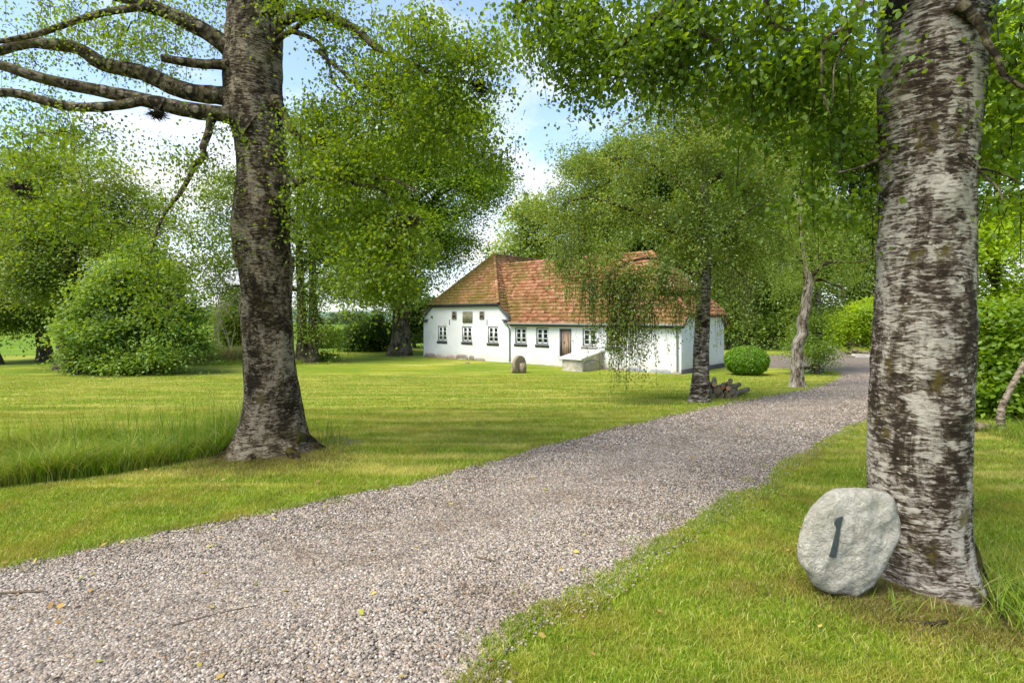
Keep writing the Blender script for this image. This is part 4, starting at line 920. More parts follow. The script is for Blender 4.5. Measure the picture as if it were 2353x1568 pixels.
# witches' brooms: dense dark tangles of twigs and leaves
brm = [(363,262,8.2,34,14),(45,430,7.2,40,36),(940,505,7.9,62,24),(735,325,8.4,30,24),(1101,197,7.6,26,18),(905,560,7.9,20,12)]
B_ROOT = mat_bark('bark_mossy_root', (0.014, 0.010, 0.006), (0.06, 0.043, 0.022), (0.16, 0.125, 0.07), 0.3, 9, 14, (0.085, 0.072, 0.010), 0.5, 0.03)
def root(parent, pts, r0, r1):
    w = np.array(pts, float); q = smooth_path(w, 14); m = MB(); m.tube(q, np.linspace(r0, r1, 14), 10, jit=0.05, seed=int(abs(w[0, 0]) * 100)); m.obj('root', B_ROOT, parent, True, uv=True)
def gp(px, py, dz=0.0, Y=None):
    g = G(px, py) if Y is None else P(px, py, Y)
    return [g[0], g[1], float(gz(g[0], g[1])) + dz]
for (a_, b_, c_, r0, r1) in (((575,1000,0.42),(540,1040,0.10),(495,1058,-0.03),0.17,0.05),((668,1005,0.40),(712,1030,0.10),(752,1036,-0.03),0.17,0.05),((600,1030,0.28),(585,1052,0.06),(570,1066,-0.04),0.15,0.06),((655,1035,0.28),(668,1050,0.06),(690,1060,-0.04),0.14,0.05)):
    A_ = P(a_[0], a_[1], 8.75); root(left, [A_, gp(b_[0], b_[1], b_[2]), gp(c_[0], c_[1], c_[2])], r0, r1)
tree_parts(left, tm, B_LEFT, limbsL, crL, L_BIRCH, B_LIMB, twL, M_TWIG)
for (x, y, d, rx, ry) in brm:
    m = MB(); c = P(x, y, d); pts = blob_pts([(x, y, d, rx, ry, 0.2)], 150, 0.6)
    for p in pts: m.tube(bez(c + RG.normal(0, 0.03, 3), p + np.array([0, 0, -0.03]), 0.1, 4, 0.2), [0.008, 0.006, 0.005, 0.003], 3, cap=False)
    m.obj('twig_tangle', M_TWIG, left)

# ================================================================ RIGHT BIRCH (at the number stone)
dR = 4.82; rb = P(2106, 1400, dR)
right = thing('birch_tree', (rb[0], dR, float(gz(rb[0], dR))), 'nearest birch at the right with white flaking bark and the number stone leaning on it', 'tree', 'birches flanking the drive')
tm, CR_, RR_ = trunk_mesh([(2126,1440,dR,178),(2124,1405,dR,152),(2118,1350,dR,126),(2110,1290,dR,108),(2106,1200,dR,99),(2106,1080,dR,97),(2108,1000,dR,98),(2118,820,dR,97),(2124,600,dR,94),(2129,400,dR,92.5),(2137,200,dR,100),(2142,100,dR,106),(2148,0,dR,113),(2156,-150,dR,110),(2160,-420,dR,84),(2165,-800,dR,60),(2170,-1300,dR,20)], 72, 230, lobes=0.17, rough=0.013, seed=9, knots=45)
limbsR = [LP([(2200,10),(2251,52),(2265,97),(2296,138),(2301,173),(2320,183),(2352,204),(2420,240)], 4.4, 4.1, 12, 4, 20),
          LP([(2060,-60),(1990,-40),(1978,0),(1970,35),(1953,62),(1915,74),(1891,97),(1887,166),(1891,221),(1905,260)], 4.4, 4.2, 12, 2, 24),
          LP([(1955,62),(1936,114),(1915,152),(1913,235)], 4.25, 4.2, 4, 1.5, 14),
          LP([(2205,352),(2223,370),(2241,384),(2265,408),(2296,433),(2303,460)], 4.4, 4.2, 6, 2, 14),
          LP([(2245,386),(2290,394),(2330,412),(2360,430)], 4.3, 4.2, 3, 1.5, 10),
          LP([(2080,-120),(1900,-90),(1700,-60),(1560,10),(1480,60),(1420,110)], 4.5, 5.6, 42, 4, 24),
          LP([(2090,-200),(1850,-220),(1500,-180),(1250,-60),(1180,40)], 4.5, 6.4, 44, 5, 24),
          LP([(1590,30),(1600,70),(1630,90),(1660,92)], 5.0, 5.0, 5, 3, 10),
          LP([(1760,-20),(1760,40),(1790,70),(1830,66)], 4.7, 4.6, 7, 3, 10),
          LP([(2030,360),(1990,380),(1950,392),(1925,396)], 4.4, 4.4, 5, 1.5, 10),
          LP([(1560,10),(1575,90),(1560,150),(1500,190)], 5.4, 5.5, 4, 1.5, 12),
          LP([(2180,-100),(2300,-160),(2450,-200),(2600,-160)], 4.4, 4.0, 40, 10, 12)]
crR = MB(); twR = MB()
blr = [(1450,60,6.0,260,90,1.0),(1300,60,6.4,170,85,0.8),(1650,90,5.4,190,110,0.8),(1850,110,4.9,190,130,0.7),(1960,250,4.9,100,150,0.5,8000),(1800,230,5.2,150,100,0.6,8000),(1560,170,5.6,150,80,0.6),(1920,420,5.0,110,130,0.5,4000),(2000,520,5.2,50,100,0.4,1500),(1430,150,6.0,120,70,0.5),(1760,350,5.3,80,70,0.5,1500),(2300,90,4.5,90,110,0.5),(2310,260,4.6,70,110,0.5),(2310,420,4.7,60,80,0.4),(1330,200,6.2,60,60,0.4)]
ptsR = blob_pts(blr, 1500, 0.55, bough=12, avoid=[(1180,290,90,110),(1250,230,60,40),(2142,250,125,700)])
sprays(crR, ptsR, 14, 0.14, 0.08, 0.050, 0.2, 0.45, W=0.78, oval=True)
strings(crR, ptsR[::4], 9, 0.45, 0.04, 0.050, 0.6, 0.2, twR, W=0.78, oval=True)
ptsT2 = blob_pts([(1900,-420,5.0,900,260,2.6),(1500,-200,5.5,420,120,1.4)], 170, 0.5, avoid=[(2150,0,170,900)]); sprays(crR, ptsT2, 22, 0.34, 0.16, 0.10, 0.4, 0.3)
twig_links(twR, ptsR, 6, np.vstack([q for q, r in limbsR]), 0.006)
for (a_, Ya, b_, bz, c_, cz_, r0, r1) in (((2185,1215),4.70,(2240,1365),0.11,(2318,1452),-0.03,0.12,0.05),):
    root(right, [P(*a_, Ya), gp(b_[0], b_[1], bz), gp(c_[0], c_[1], cz_)], r0, r1)
tree_parts(right, tm, B_RIGHT, limbsR, crR, L_RIGHT, B_LIMB, twR, M_TWIG)

# ================================================================ WEEPING BIRCH in front of the house
wb0 = G(1608, 922); dW = wb0[1]
weep = thing('weeping_birch', wb0, 'weeping birch before the house with long hanging twigs and logs at its foot', 'tree', 'birches on the lawn')
tm, CW, RW = trunk_mesh([(1606,930,dW,29),(1607,918,dW,25),(1608,895,dW,22),(1609,860,dW,18.5),(1611,800,dW,17),(1613,740,dW,16.5),(1616,680,dW,16),(1619,600,dW,14.5),(1620,540,dW,13),(1618,470,dW,11),(1622,400,dW,9),(1630,320,dW,7),(1640,230,dW,5),(1652,140,dW,3)], 24, 90, lobes=0.06, rough=0.02, seed=5)
limbsW = [LP([(1618,670),(1580,672),(1545,678),(1500,664),(1455,662),(1420,690)], dW, dW - 0.6, 10, 2, 16), LP([(1619,560),(1560,540),(1490,500),(1420,470),(1350,450),(1290,470)], dW, dW - 0.4, 9, 2, 18), LP([(1620,470),(1560,420),(1480,370),(1400,360),(1320,390)], dW, dW + 0.4, 8, 2, 18),
          LP([(1618,620),(1650,600),(1690,610),(1720,660),(1730,740)], dW, dW + 0.3, 8, 1.5, 16), LP([(1622,420),(1680,390),(1740,400),(1800,470)], dW, dW + 0.2, 7, 1.5, 14), LP([(1628,330),(1690,280),(1760,270)], dW, dW - 0.3, 6, 1.5, 12), LP([(1630,320),(1570,260),(1500,250),(1430,290)], dW, dW, 6, 1.5, 12),
          LP([(1619,580),(1660,540),(1700,500),(1740,470)], dW, dW - 0.5, 6, 1.5, 12), LP([(1617,640),(1560,610),(1500,590),(1440,600),(1380,650)], dW, dW - 1.0, 7, 1.5, 14)]
crW = MB(); twW = MB()
blw = [(1330,450,dW,115,110,1.3),(1440,360,dW,150,110,1.6),(1560,300,dW,150,110,1.6),(1660,330,dW,130,120,1.5),(1450,500,dW-0.3,140,110,1.6),(1560,480,dW+0.2,120,110,1.4),(1700,460,dW,100,110,1.2),(1320,560,dW,60,80,0.8),(1420,600,dW-0.6,95,70,1.0),(1500,600,dW-0.4,110,70,1.0),(1680,570,dW+0.3,80,80,1.0),(1650,220,dW,120,90,1.2),(1760,380,dW+0.5,80,120,1.0),(1780,520,dW+0.5,55,90,0.8),(1610,420,dW-1.0,90,130,0.6),(1600,540,dW-0.9,70,60,0.5),(1560,220,dW,110,80,1.2),(1700,200,dW+0.5,90,90,1.0)]
ptsW = blob_pts(blw, 3900, 0.5, bough=14, avoid=[(1470,565,34,44),(1545,430,36,30),(1380,330,40,26),(1400,520,30,30),(1650,420,24,30)])
strings(crW, ptsW, 15, 0.75, 0.06, 0.075, 0.45, 0.12)
sprays(crW, ptsW[::2], 10, 0.22, 0.07, 0.075, 0.4, 0.3, coh=True)
# curtains hanging over roof and wall
hang = []
for (x, y, n_, sxx, dr) in ((1340,600,55,28,1.3),(1385,640,75,32,1.6),(1430,660,80,28,2.1),(1465,690,70,22,1.9),(1415,720,40,20,1.5),(1500,650,45,26,1.3),(1555,650,26,22,1.0),(1590,640,20,14,1.2),(1560,720,10,10,1.1),(1680,620,40,26,1.6),(1720,640,30,18,1.9),(1300,520,40,26,1.2)):
    hang += [P(x + RG.normal(0, sxx), y + RG.normal(0, 18), dW - 0.8 + RG.normal(0, 0.3)) for _ in range(n_)]
    strings(crW, np.array(hang[-n_:]), 24, dr, 0.05, 0.066, 0.65, 0.07, twW)
twig_links(twW, ptsW, 14, np.vstack([q for q, r in limbsW] + [CW[40:]]), 0.010)
tree_parts(weep, tm, B_BIRCH, limbsW, crW, L_WEEP, B_LIMB, twW, M_TWIG)

# ================================================================ GNARLED PALE BIRCH and the stem behind it
gb = G(1834, 889); dG = gb[1]
gn = thing('birch_tree', gb, 'pale gnarled birch with a twisted peeling trunk on the grass tip by the drive', 'tree', 'birches on the lawn')
zz = lambda x, y, w: ((1700 + x / 3.92) * 0.90462, (750 + y / 3.92) * 0.90462, dG, w * 0.2308)
tm, CG, RG_ = trunk_mesh([zz(1282,935,95),zz(1280,905,78),zz(1276,850,62),zz(1272,760,56),zz(1272,660,53),zz(1270,560,52),zz(1272,470,56),zz(1300,425,58),zz(1332,380,56),zz(1322,300,55),zz(1328,220,50),zz(1352,150,48),zz(1360,60,46),(1852,680,dG,10),(1858,650,dG,11),(1853,625,dG,8),(1845,590,dG,5),(1838,540,dG,5),(1836,470,dG,3.5),(1840,400,dG,1)], 22, 110, lobes=0.08, rough=0.05, seed=2)
limbsG = [LP([(1858,645),(1872,625),(1890,606),(1915,600),(1945,604),(1985,600),(2010,585)], dG, dG - 0.3, 6, 1.5, 20), LP([(1866,644),(1885,640),(1910,652),(1935,660),(1940,690)], dG, dG - 0.3, 4.5, 1.2, 14), LP([(1850,610),(1810,560),(1770,520),(1740,500)], dG, dG, 4, 1, 10), LP([(1840,540),(1880,500),(1940,480)], dG, dG, 4, 1, 10)]
crG = MB(); ptsG = blob_pts([(1830,520,dG,90,110,1.2),(1900,560,dG,90,80,1.0),(1780,580,dG,60,120,0.9),(1960,580,dG,60,80,0.8),(1840,420,dG,90,80,1.0),(1810,640,dG,34,60,0.6)], 720, 0.5)
strings(crG, ptsG, 15, 1.0, 0.07, 0.065, 0.5, 0.12); twG = MB(); twig_links(twG, ptsG, 14, np.vstack([q for q, r in limbsG]), 0.01)
# a long thin tassel that reaches down to the clipped ball
strings(crG, np.array([P(1712 + RG.normal(0, 5), 640 + RG.normal(0, 20), dG + 4.3) for _ in range(40)]), 22, 2.2, 0.05, 0.06, 0.7, 0.02)
tree_parts(gn, tm, B_PALE, limbsG, crG, L_PALE, B_LIMB, twG, M_TWIG)
bgtree('birch_tree', 'upright grey birch behind the pale gnarled one with a holed post leaning on it', 'tree', (1873, 855), 10, (1890, 420), [(1860,760,50,70,1.2),(1850,790,55,40,1.0,-1.2),(1880,640,70,90,1.5),(1890,520,80,110,1.8)], L_MID, B_BIRCH, 900, 18, 0.11, 0.30, 0.10, group='birches on the lawn', nlimb=8, first=0.2)

# ================================================================ TREES BEHIND
bgtree('broadleaf_tree', 'tall pale green tree with a dark straight trunk left of the hazel bush', 'tree', (148, 848), 15, (170, 290),
       [(150,420,120,120,2.6),(230,480,150,130,2.8),(100,540,110,110,2.4),(290,570,80,90,2.2),(200,630,100,60,2.0),(70,660,60,50,1.6),(60,600,70,80,1.8),(350,640,50,60,1.4),(120,350,70,70,1.8),(240,400,60,70,1.6)], L_PALE, B_GREY, 1900, 20, 0.15, 0.55, 0.16, group='trees along the field edge', bend=8, nlimb=22)
bgtree('broadleaf_tree', 'grey leaning tree at the field edge with low leafy boughs', 'tree', (102, 829), 14, (70, 420),
       [(60,560,80,100,2.2),(90,690,100,60,2.2),(40,720,50,40,1.6),(150,700,50,60,1.6),(30,470,60,80,2.0)], L_MID, B_GREY, 900, 20, 0.17, 0.55, 0.16, group='trees along the field edge', bend=-10, nlimb=12)
bgtree('broadleaf_tree', 'dark tree cut off by the left edge with spreading roots', 'tree', (-62, 838), 34, (-70, 300),
       [(-40,480,90,130,2.0),(-10,600,60,80,1.6),(10,690,40,40,1.2),(-90,600,90,120,2.0),(10,400,60,70,1.5)], L_DARK, B_GREY, 900, 20, 0.14, 0.5, 0.15, group='trees along the field edge', nlimb=10)
bgtree('twin_stem_tree', 'loose grey green tree with two tall stems right behind the big birch trunk', 'tree', (692, 832), 12, (700, 260),
       [(700,330,110,110,2.4),(640,440,90,110,2.2),(760,480,90,110,2.2),(540,560,80,70,2.0),(740,650,80,70,1.8),(700,560,80,80,1.8),(760,760,50,40,1.4),(700,730,40,50,1.2),(520,450,70,90,2.0),(500,640,40,60,1.4)], L_MID, B_GREY, 1500, 19, 0.15, 0.5, 0.14, group='trees along the field edge', nlimb=20, stems=[(690,12,(690,260)),(713,12,(730,330)),(668,7,(640,420))])
bgtree('oak_tree', 'broad vivid green tree with a thick flared trunk left of the house', 'tree', (912, 816), 21, (930, 260),
       [(930,300,150,110,4.0),(1060,330,100,110,3.4),(1085,440,75,90,3.0),(1000,545,85,80,3.0),(940,450,140,120,4.0),(830,560,110,110,3.4),(900,610,140,60,3.4),(800,640,80,46,3.0),(940,655,50,30,2.0),(1130,410,45,70,1.6),(820,420,90,110,3.0),(1000,230,110,70,3.0)], L_BRIGHT, B_GREY, 3600, 22, 0.19, 0.7, 0.18, nlimb=26, first=0.22)
bgtree('ash_tree', 'airy light green tree rising behind the house ridge', 'tree', (1215, 790), 8, (1205, 440), [(1200,500,50,46,2.6),(1170,560,40,40,2.2),(1245,560,60,50,2.4),(1220,470,40,40,2.0),(1280,500,50,50,2.2),(1205,600,70,30,2.0)], L_LIME2, B_GREY, 480, 20, 0.30, 0.75, 0.2, depth=58, nlimb=20, group='trees behind the house')
for k, (x, y, hw, tp, bls, mt, D, lb_) in enumerate((
        (1400, 800, 12, (1400, 330), [(1400,480,110,110,4),(1470,570,90,60,3),(1400,390,80,70,3)], L_MID, 60, 'mid green tree behind the house roof hidden by the weeping birch'),
        (1560, 800, 14, (1560, 240), [(1560,420,120,130,4),(1540,560,110,80,4),(1640,520,80,120,3),(1600,330,100,80,3)], L_DARK, 56, 'dark tree behind the right half of the house roof'),
        (1690, 795, 13, (1690, 180), [(1680,420,100,150,4),(1690,600,80,110,3),(1660,700,60,70,2.5),(1720,300,100,110,4),(1700,730,90,40,2.5)], L_MID, 50, 'tall leafy tree just right of the house gable end'),
        (1775, 795, 12, (1780, 140), [(1780,360,100,160,4),(1760,560,80,130,3),(1770,700,80,60,2.5),(1810,250,100,110,4)], L_MID, 54, 'tall tree above the clipped ball'),
        (1850, 792, 13, (1860, 130), [(1870,330,110,150,4),(1860,520,90,120,3),(1830,680,80,70,2.5),(1900,220,100,110,4)], L_BRIGHT, 58, 'bright tall tree in the middle of the back wood'),
        (1960, 792, 14, (1960, 110), [(1970,330,110,160,4),(1960,540,100,120,3.5),(2000,650,90,60,2.5),(2020,240,90,120,4)], L_MID, 55, 'tall tree behind the low lime green maple'),
        (2080, 795, 14, (2090, 60), [(2080,320,110,180,4),(2070,540,100,140,3.5),(2060,700,90,70,3)], L_MID, 52, 'tall tree mostly hidden by the nearest birch trunk'))):
    bgtree('woodland_tree', lb_, 'tree', (x, y), hw, tp, bls, mt, B_GREY, 1900, 20, 0.26, 0.85, 0.26, depth=D, nlimb=12, group='trees of the back wood')
bgtree('maple_shrub', 'low lime green maple with layered sprays behind the gravel heap', 'shrub', (1958, 806), 5, (1930, 730), [(1930,745,50,22,1.8),(1985,740,60,24,1.8),(1960,715,70,22,1.8),(2020,745,50,30,1.6),(1910,765,34,14,1.2),(2010,700,60,24,1.6)], L_LIME, M_DEADW and B_GREY, 620, 22, 0.17, 0.55, 0.07, up=1.2, depth=44, nlimb=10, first=0.3, bend=-6)
# dark understorey closing the wood
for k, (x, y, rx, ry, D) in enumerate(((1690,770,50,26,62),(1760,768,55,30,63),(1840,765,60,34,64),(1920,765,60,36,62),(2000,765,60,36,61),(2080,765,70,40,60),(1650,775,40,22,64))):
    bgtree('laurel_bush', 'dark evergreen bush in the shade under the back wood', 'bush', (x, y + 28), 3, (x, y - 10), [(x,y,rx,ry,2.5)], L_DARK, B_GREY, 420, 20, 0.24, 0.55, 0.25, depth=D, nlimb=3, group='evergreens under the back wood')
# right hand thicket
bgtree('woodland_tree', 'sunlit yellow green tree filling the right edge', 'tree', (2290, 900), 11, (2290, 0), [(2300,200,110,150,1.8),(2310,420,100,130,1.6),(2260,560,70,100,1.3),(2340,640,90,90,1.4),(2270,330,70,110,1.4),(2330,60,110,90,1.6),(2240,120,60,100,1.2)], L_LIME, B_GREY, 1500, 18, 0.10, 0.32, 0.11, depth=14.5, nlimb=18, group='right hand thicket', first=0.2)
bgtree('elder_bush', 'bushy shrub with mid green leaves under the yellow green tree at the right edge', 'bush', (2270, 965), 6, (2280, 720), [(2260,800,60,70,1.0),(2330,800,70,80,1.0),(2250,880,60,60,0.9),(2310,900,70,60,0.9),(2240,940,50,35,0.7),(2370,900,60,70,0.9),(2280,720,80,60,0.9),(2330,960,50,35,0.6)], L_THICK, B_GREY, 430, 13, 0.13, 0.24, 0.07, depth=12.6, nlimb=30, bough=10, group='right hand thicket', first=0.05)
sb = G(2301, 990)
sl = thing('sapling', sb, 'slender leaning sapling stem on the grass at the right edge', 'tree')
tm, _, _ = trunk_mesh([(2302,1000,sb[1],13),(2301,988,sb[1],10),(2297,957,sb[1],8),(2302,930,sb[1],7.5),(2313,908,sb[1],7),(2334,868,sb[1],7),(2356,830,sb[1],6.5),(2400,740,sb[1],5),(2440,600,sb[1],3)], 14, 40, rough=0.03); tm.obj('trunk', mat_bark('bark_sapling', (0.06, 0.045, 0.03), (0.22, 0.17, 0.12), (0.40, 0.33, 0.25), 0.5, 12, 30), sl, True, uv=True)
m = MB(); sprays(m, blob_pts([(2430,640,sb[1],60,110,0.6)], 120), 14, 0.15, 0.08, 0.08); m.obj('crown', L_HAZEL, sl)
st2 = P(2212, 1100, 6.6); s2 = thing('sapling', (st2[0], 6.6, 0.0), 'thin mossy stem close behind the nearest birch trunk', 'tree')
tm, _, _ = trunk_mesh([(2196,1165,6.6,34),(2196,1150,6.6,26),(2194,1080,6.6,20),(2198,937,6.6,19),(2206,760,6.6,19),(2214,620,6.6,19),(2220,560,6.6,23),(2216,480,6.6,19),(2224,300,6.6,16),(2230,0,6.6,13),(2230,-400,6.6,5)], 16, 80, rough=0.03, seed=3); tm.obj('trunk', B_GREY, s2, True, uv=True)
m = MB(); sprays(m, blob_pts([(2240,-350,6.6,260,160,1.2)], 200), 16, 0.3, 0.12, 0.09); m.obj('crown', L_RIGHT, s2)

# ================================================================ BUSHES, HEDGES, REEDS
def bush(name, label, cat, base, blobs, leafm, clusters, per, L, sh, sv, up=0.6, group=None, hang=0.15, depth=None, bough=13):
    return bgtree(name, label, cat, base, 5, (base[0], base[1] - 0.55 * max(b[1] * 0 + b[3] for b in blobs) * 2), blobs, leafm, B_GREY, clusters, per, L, sh, sv, up, hang, group=group, depth=depth, nlimb=12, first=0.05, bough=bough)
bush('hazel_bush', 'big round hazel bush with large light leaves at the lawn edge', 'bush', (318, 858), [(310,640,100,80,2.0),(240,720,80,90,1.8),(380,720,80,90,1.8),(310,760,120,90,2.2),(420,770,50,60,1.2),(200,780,50,60,1.2),(310,590,60,50,1.3),(350,820,90,40,1.4,-0.6),(250,640,40,60,0.8),(390,640,30,50,0.7),(190,700,34,40,0.7),(450,700,30,40,0.6)], L_HAZEL, 1300, 17, 0.17, 0.34, 0.11, 0.8, bough=9)
bush('snowberry_bush', 'low bluish green rounded shrub tucked against the hazel bush', 'bush', (214, 858), [(212,826,45,30,1.0),(240,838,40,22,0.8),(190,838,24,20,0.7)], L_BLUE, 520, 18, 0.085, 0.18, 0.08, 0.5, hang=0.4)
bush('thorn_bush', 'dark shrub with bare grey twigs standing out of its top right of the reeds', 'bush', (520, 812), [(530,720,50,70,1.6),(510,770,45,40,1.4),(545,670,30,40,1.0),(560,770,40,50,1.4)], L_MID, 620, 18, 0.16, 0.42, 0.13)
db = P(520, 800, 41); dead = thing('dead_tree', (db[0], 41, -0.6), 'bare grey dead branches standing above the dark shrub', 'tree'); m = MB()
for k in range(11):
    a = P(520 + RG.normal(0, 26), 800, 41 + RG.normal(0, 0.5)); b = P(470 + 9 * k + RG.normal(0, 6), 640 - 35 * math.sin(k * 0.5) + RG.normal(0, 25), 41 + RG.normal(0, 0.8)); q = bez(a, b, 0.05, 8, 0.04); m.tube(q, np.linspace(0.035, 0.008, 8), 5)
    for _ in range(5): i0 = RG.integers(3, 7); m.tube(bez(q[i0], q[i0] + np.array([RG.normal(0, 0.7), RG.normal(0, 0.3), 0.5 + RG.random()]), 0.1, 5, 0.06), np.linspace(0.022, 0.007, 5), 4)
m.obj('trunk', mat_simple('grey_dead_wood', (0.24, 0.21, 0.18), 0.9), dead, True)
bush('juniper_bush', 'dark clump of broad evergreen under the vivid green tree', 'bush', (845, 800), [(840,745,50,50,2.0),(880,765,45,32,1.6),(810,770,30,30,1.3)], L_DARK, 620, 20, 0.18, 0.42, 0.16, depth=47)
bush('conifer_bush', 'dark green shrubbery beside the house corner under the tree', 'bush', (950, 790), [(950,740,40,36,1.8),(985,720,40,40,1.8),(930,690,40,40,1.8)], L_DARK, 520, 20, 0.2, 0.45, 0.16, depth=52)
bush('fern_clump', 'tuft of fern beside the twin stems on the lawn', 'plant', (735, 830), [(735,818,32,13,0.8)], L_HAZEL, 120, 16, 0.10, 0.2, 0.06)
def hedge(name, label, pts, w, h, leafm, n):
    root = thing(name, [*pts[0], float(gz(*pts[0]))], label, 'hedge'); m = MB(); q = stations(np.array(pts), 30)
    i = RG.integers(0, len(q), n); f = RG.random(n); side = RG.random(n); d = q[np.minimum(i + 1, len(q) - 1)] - q[i]; d = d / (np.linalg.norm(d, axis=1)[:, None] + 1e-6); nn = np.stack([-d[:, 1], d[:, 0]], 1)
    top = side < 0.35; off = np.where(top, (RG.random(n) - 0.5) * w, np.sign(RG.random(n) - 0.5) * w / 2 * (0.93 + 0.1 * RG.random(n))); zz_ = np.where(top, h * (0.97 + 0.05 * RG.random(n)), RG.random(n) * h)
    p = q[i] + d * f[:, None] * 0.4 + nn * off[:, None]; C = np.stack([p[:, 0], p[:, 1], gz(p[:, 0], p[:, 1]) + zz_], 1); leaves(m, C, 0.16, 0.4, 0.1); m.obj('foliage', leafm, root)
    m = MB(); A = q + np.array([0.0, 0]); dz = np.gradient(q, axis=0); dz /= np.linalg.norm(dz, axis=1)[:, None]; nz = np.stack([-dz[:, 1], dz[:, 0]], 1) * (w / 2 - 0.1)
    for s_ in range(0, len(q) - 1, 6):
        e_ = min(s_ + 6, len(q) - 1); m.tube([[*q[s_], gz(*q[s_]) + h * 0.48], [*q[e_], gz(*q[e_]) + h * 0.48]], h * 0.44, 8)
    m.obj('branches', M_TWIG, root)
hedge('clipped_hedge', 'long clipped dark hedge along the field left of the house', [P(722, 800, 50)[:2], P(780, 790, 56)[:2], P(850, 780, 62)[:2], P(900, 775, 64)[:2]], 1.6, 1.55, L_MID, 9000)
hedge('clipped_hedge', 'short clipped hedge meeting the house corner', [P(905, 780, 60)[:2], P(1010, 778, 62)[:2]], 1.6, 2.0, L_DARK, 6000)
M_REED = mat_grass('reeds', [(0.0, (0.06, 0.12, 0.015)), (0.5, (0.13, 0.19, 0.03)), (0.75, (0.34, 0.27, 0.13)), (1.0, (0.46, 0.37, 0.20))], (0.30, 0.25, 0.10), 0.5)
m = MB(); a = np.array([P(385, 850, 33), P(455, 850, 34), P(565, 850, 35)])
n = 9000; u_ = RG.random(n); x = np.interp(u_, [0, .5, 1], a[:, 0]); y = np.interp(u_, [0, .5, 1], a[:, 1]) + RG.random(n) * 5
rng = np.random.default_rng(21); long_blades(m, x, y, 0.35 + 0.75 * rng.random(n) * (0.4 + 0.6 * (x > a[0, 0] + 1.0)), 0.018 + 0.01 * rng.random(n), 0.5)
tag(m.obj('reeds', M_REED), kind='stuff')
m = MB(); n = 9000; x = np.interp(RG.random(n), [0, 1], [P(60, 840, 31)[0], P(760, 840, 34)[0]]); y = 31.8 + 3.0 * RG.random(n) + (x + 25) * 0.11
k = ~((x > P(255, 0, 31)[0]) & (x < P(150, 0, 31)[0])); long_blades(m, x, y, 0.10 + 0.35 * rng.random(n) * (np.sin(1.7 * x) > -0.2), np.full(n, 0.02), 0.8); tag(m.obj('border_weeds', M_TALL), kind='stuff')

# ---- clipped box ball
bb = G(1715, 861); ball = thing('boxwood_ball', bb, 'clipped round boxwood ball on the lawn right of the house', 'bush')
rx, rz = 0.97, 0.70; cz = bb[2] + 0.68; m = MB(); n = 26000
d = RG.standard_normal((n, 3)); d /= np.linalg.norm(d, axis=1)[:, None]; k = 1 + 0.035 * np.sin(13 * d[:, 0] + 7 * d[:, 2]) * np.sin(12 * d[:, 1] + 9 * d[:, 2] + 2) + RG.normal(0, 0.03, n)
C = np.array([bb[0], bb[1], cz]) + d * k[:, None] * np.array([rx, rx, rz]); leaves(m, C, 0.075, 0.1, 0.0, face=d + RG.normal(0, 0.45, d.shape))
th_, fi_ = np.meshgrid(np.linspace(0.02, np.pi - 0.02, 14), np.linspace(0, 2 * np.pi, 24, endpoint=False), indexing='ij')
ii, jj = np.meshgrid(np.arange(13), np.arange(24), indexing='ij')
m.add(np.stack([bb[0] + rx * 0.88 * np.sin(th_) * np.cos(fi_), bb[1] + rx * 0.88 * np.sin(th_) * np.sin(fi_), cz + rz * 0.88 * np.cos(th_)], -1), np.stack([ii * 24 + jj, (ii + 1) * 24 + jj, (ii + 1) * 24 + (jj + 1) % 24, ii * 24 + (jj + 1) % 24], -1).reshape(-1, 4))
m.obj('foliage', mat_leaf('leaf_box', (0.075, 0.18, 0.006), (0.17, 0.31, 0.012), 1.8, 0.35, 2.5), ball)
m = MB(); m.tube([(bb[0], bb[1], bb[2] - 0.05), (bb[0], bb[1], bb[2] + 0.4)], 0.06, 8); m.obj('trunk', B_GREY, ball, True, uv=True)

# ---- far woods and hedgerow on the horizon
def far_wood(label, px0, px1, D, h0, n, seed):
    rg = np.random.default_rng(seed); k = 0
    xs_ = np.arange(px0, px1, h0 * 1.1 * FPX / D / 1.15)
    for x in xs_:
        h = h0 * (0.7 + 0.6 * rg.random()); hp = h * FPX / D; by = HY + 2.8 * FPX / D
        bgtree('field_tree', label, 'tree', (x, by), hp * 0.05, (x, by - hp * 0.8), [(x, by - hp * 0.52, hp * 0.55, hp * 0.5, h * 0.5)], L_FAR, B_GREY, n, 14, h * 0.10, h * 0.12, h * 0.08, depth=D, nlimb=2, seg=6, group='far field trees')
far_wood('hazy tree in the far wood beyond the crop field at the left edge', -60, 70, 190, 8.5, 130, 1)
far_wood('hazy tree in the far hedgerow seen between the reeds and the dark shrub', 425, 560, 230, 7.0, 90, 2)
far_wood('hazy tree in the far hedgerow seen beside the twin stems', 735, 850, 240, 6.0, 90, 3)
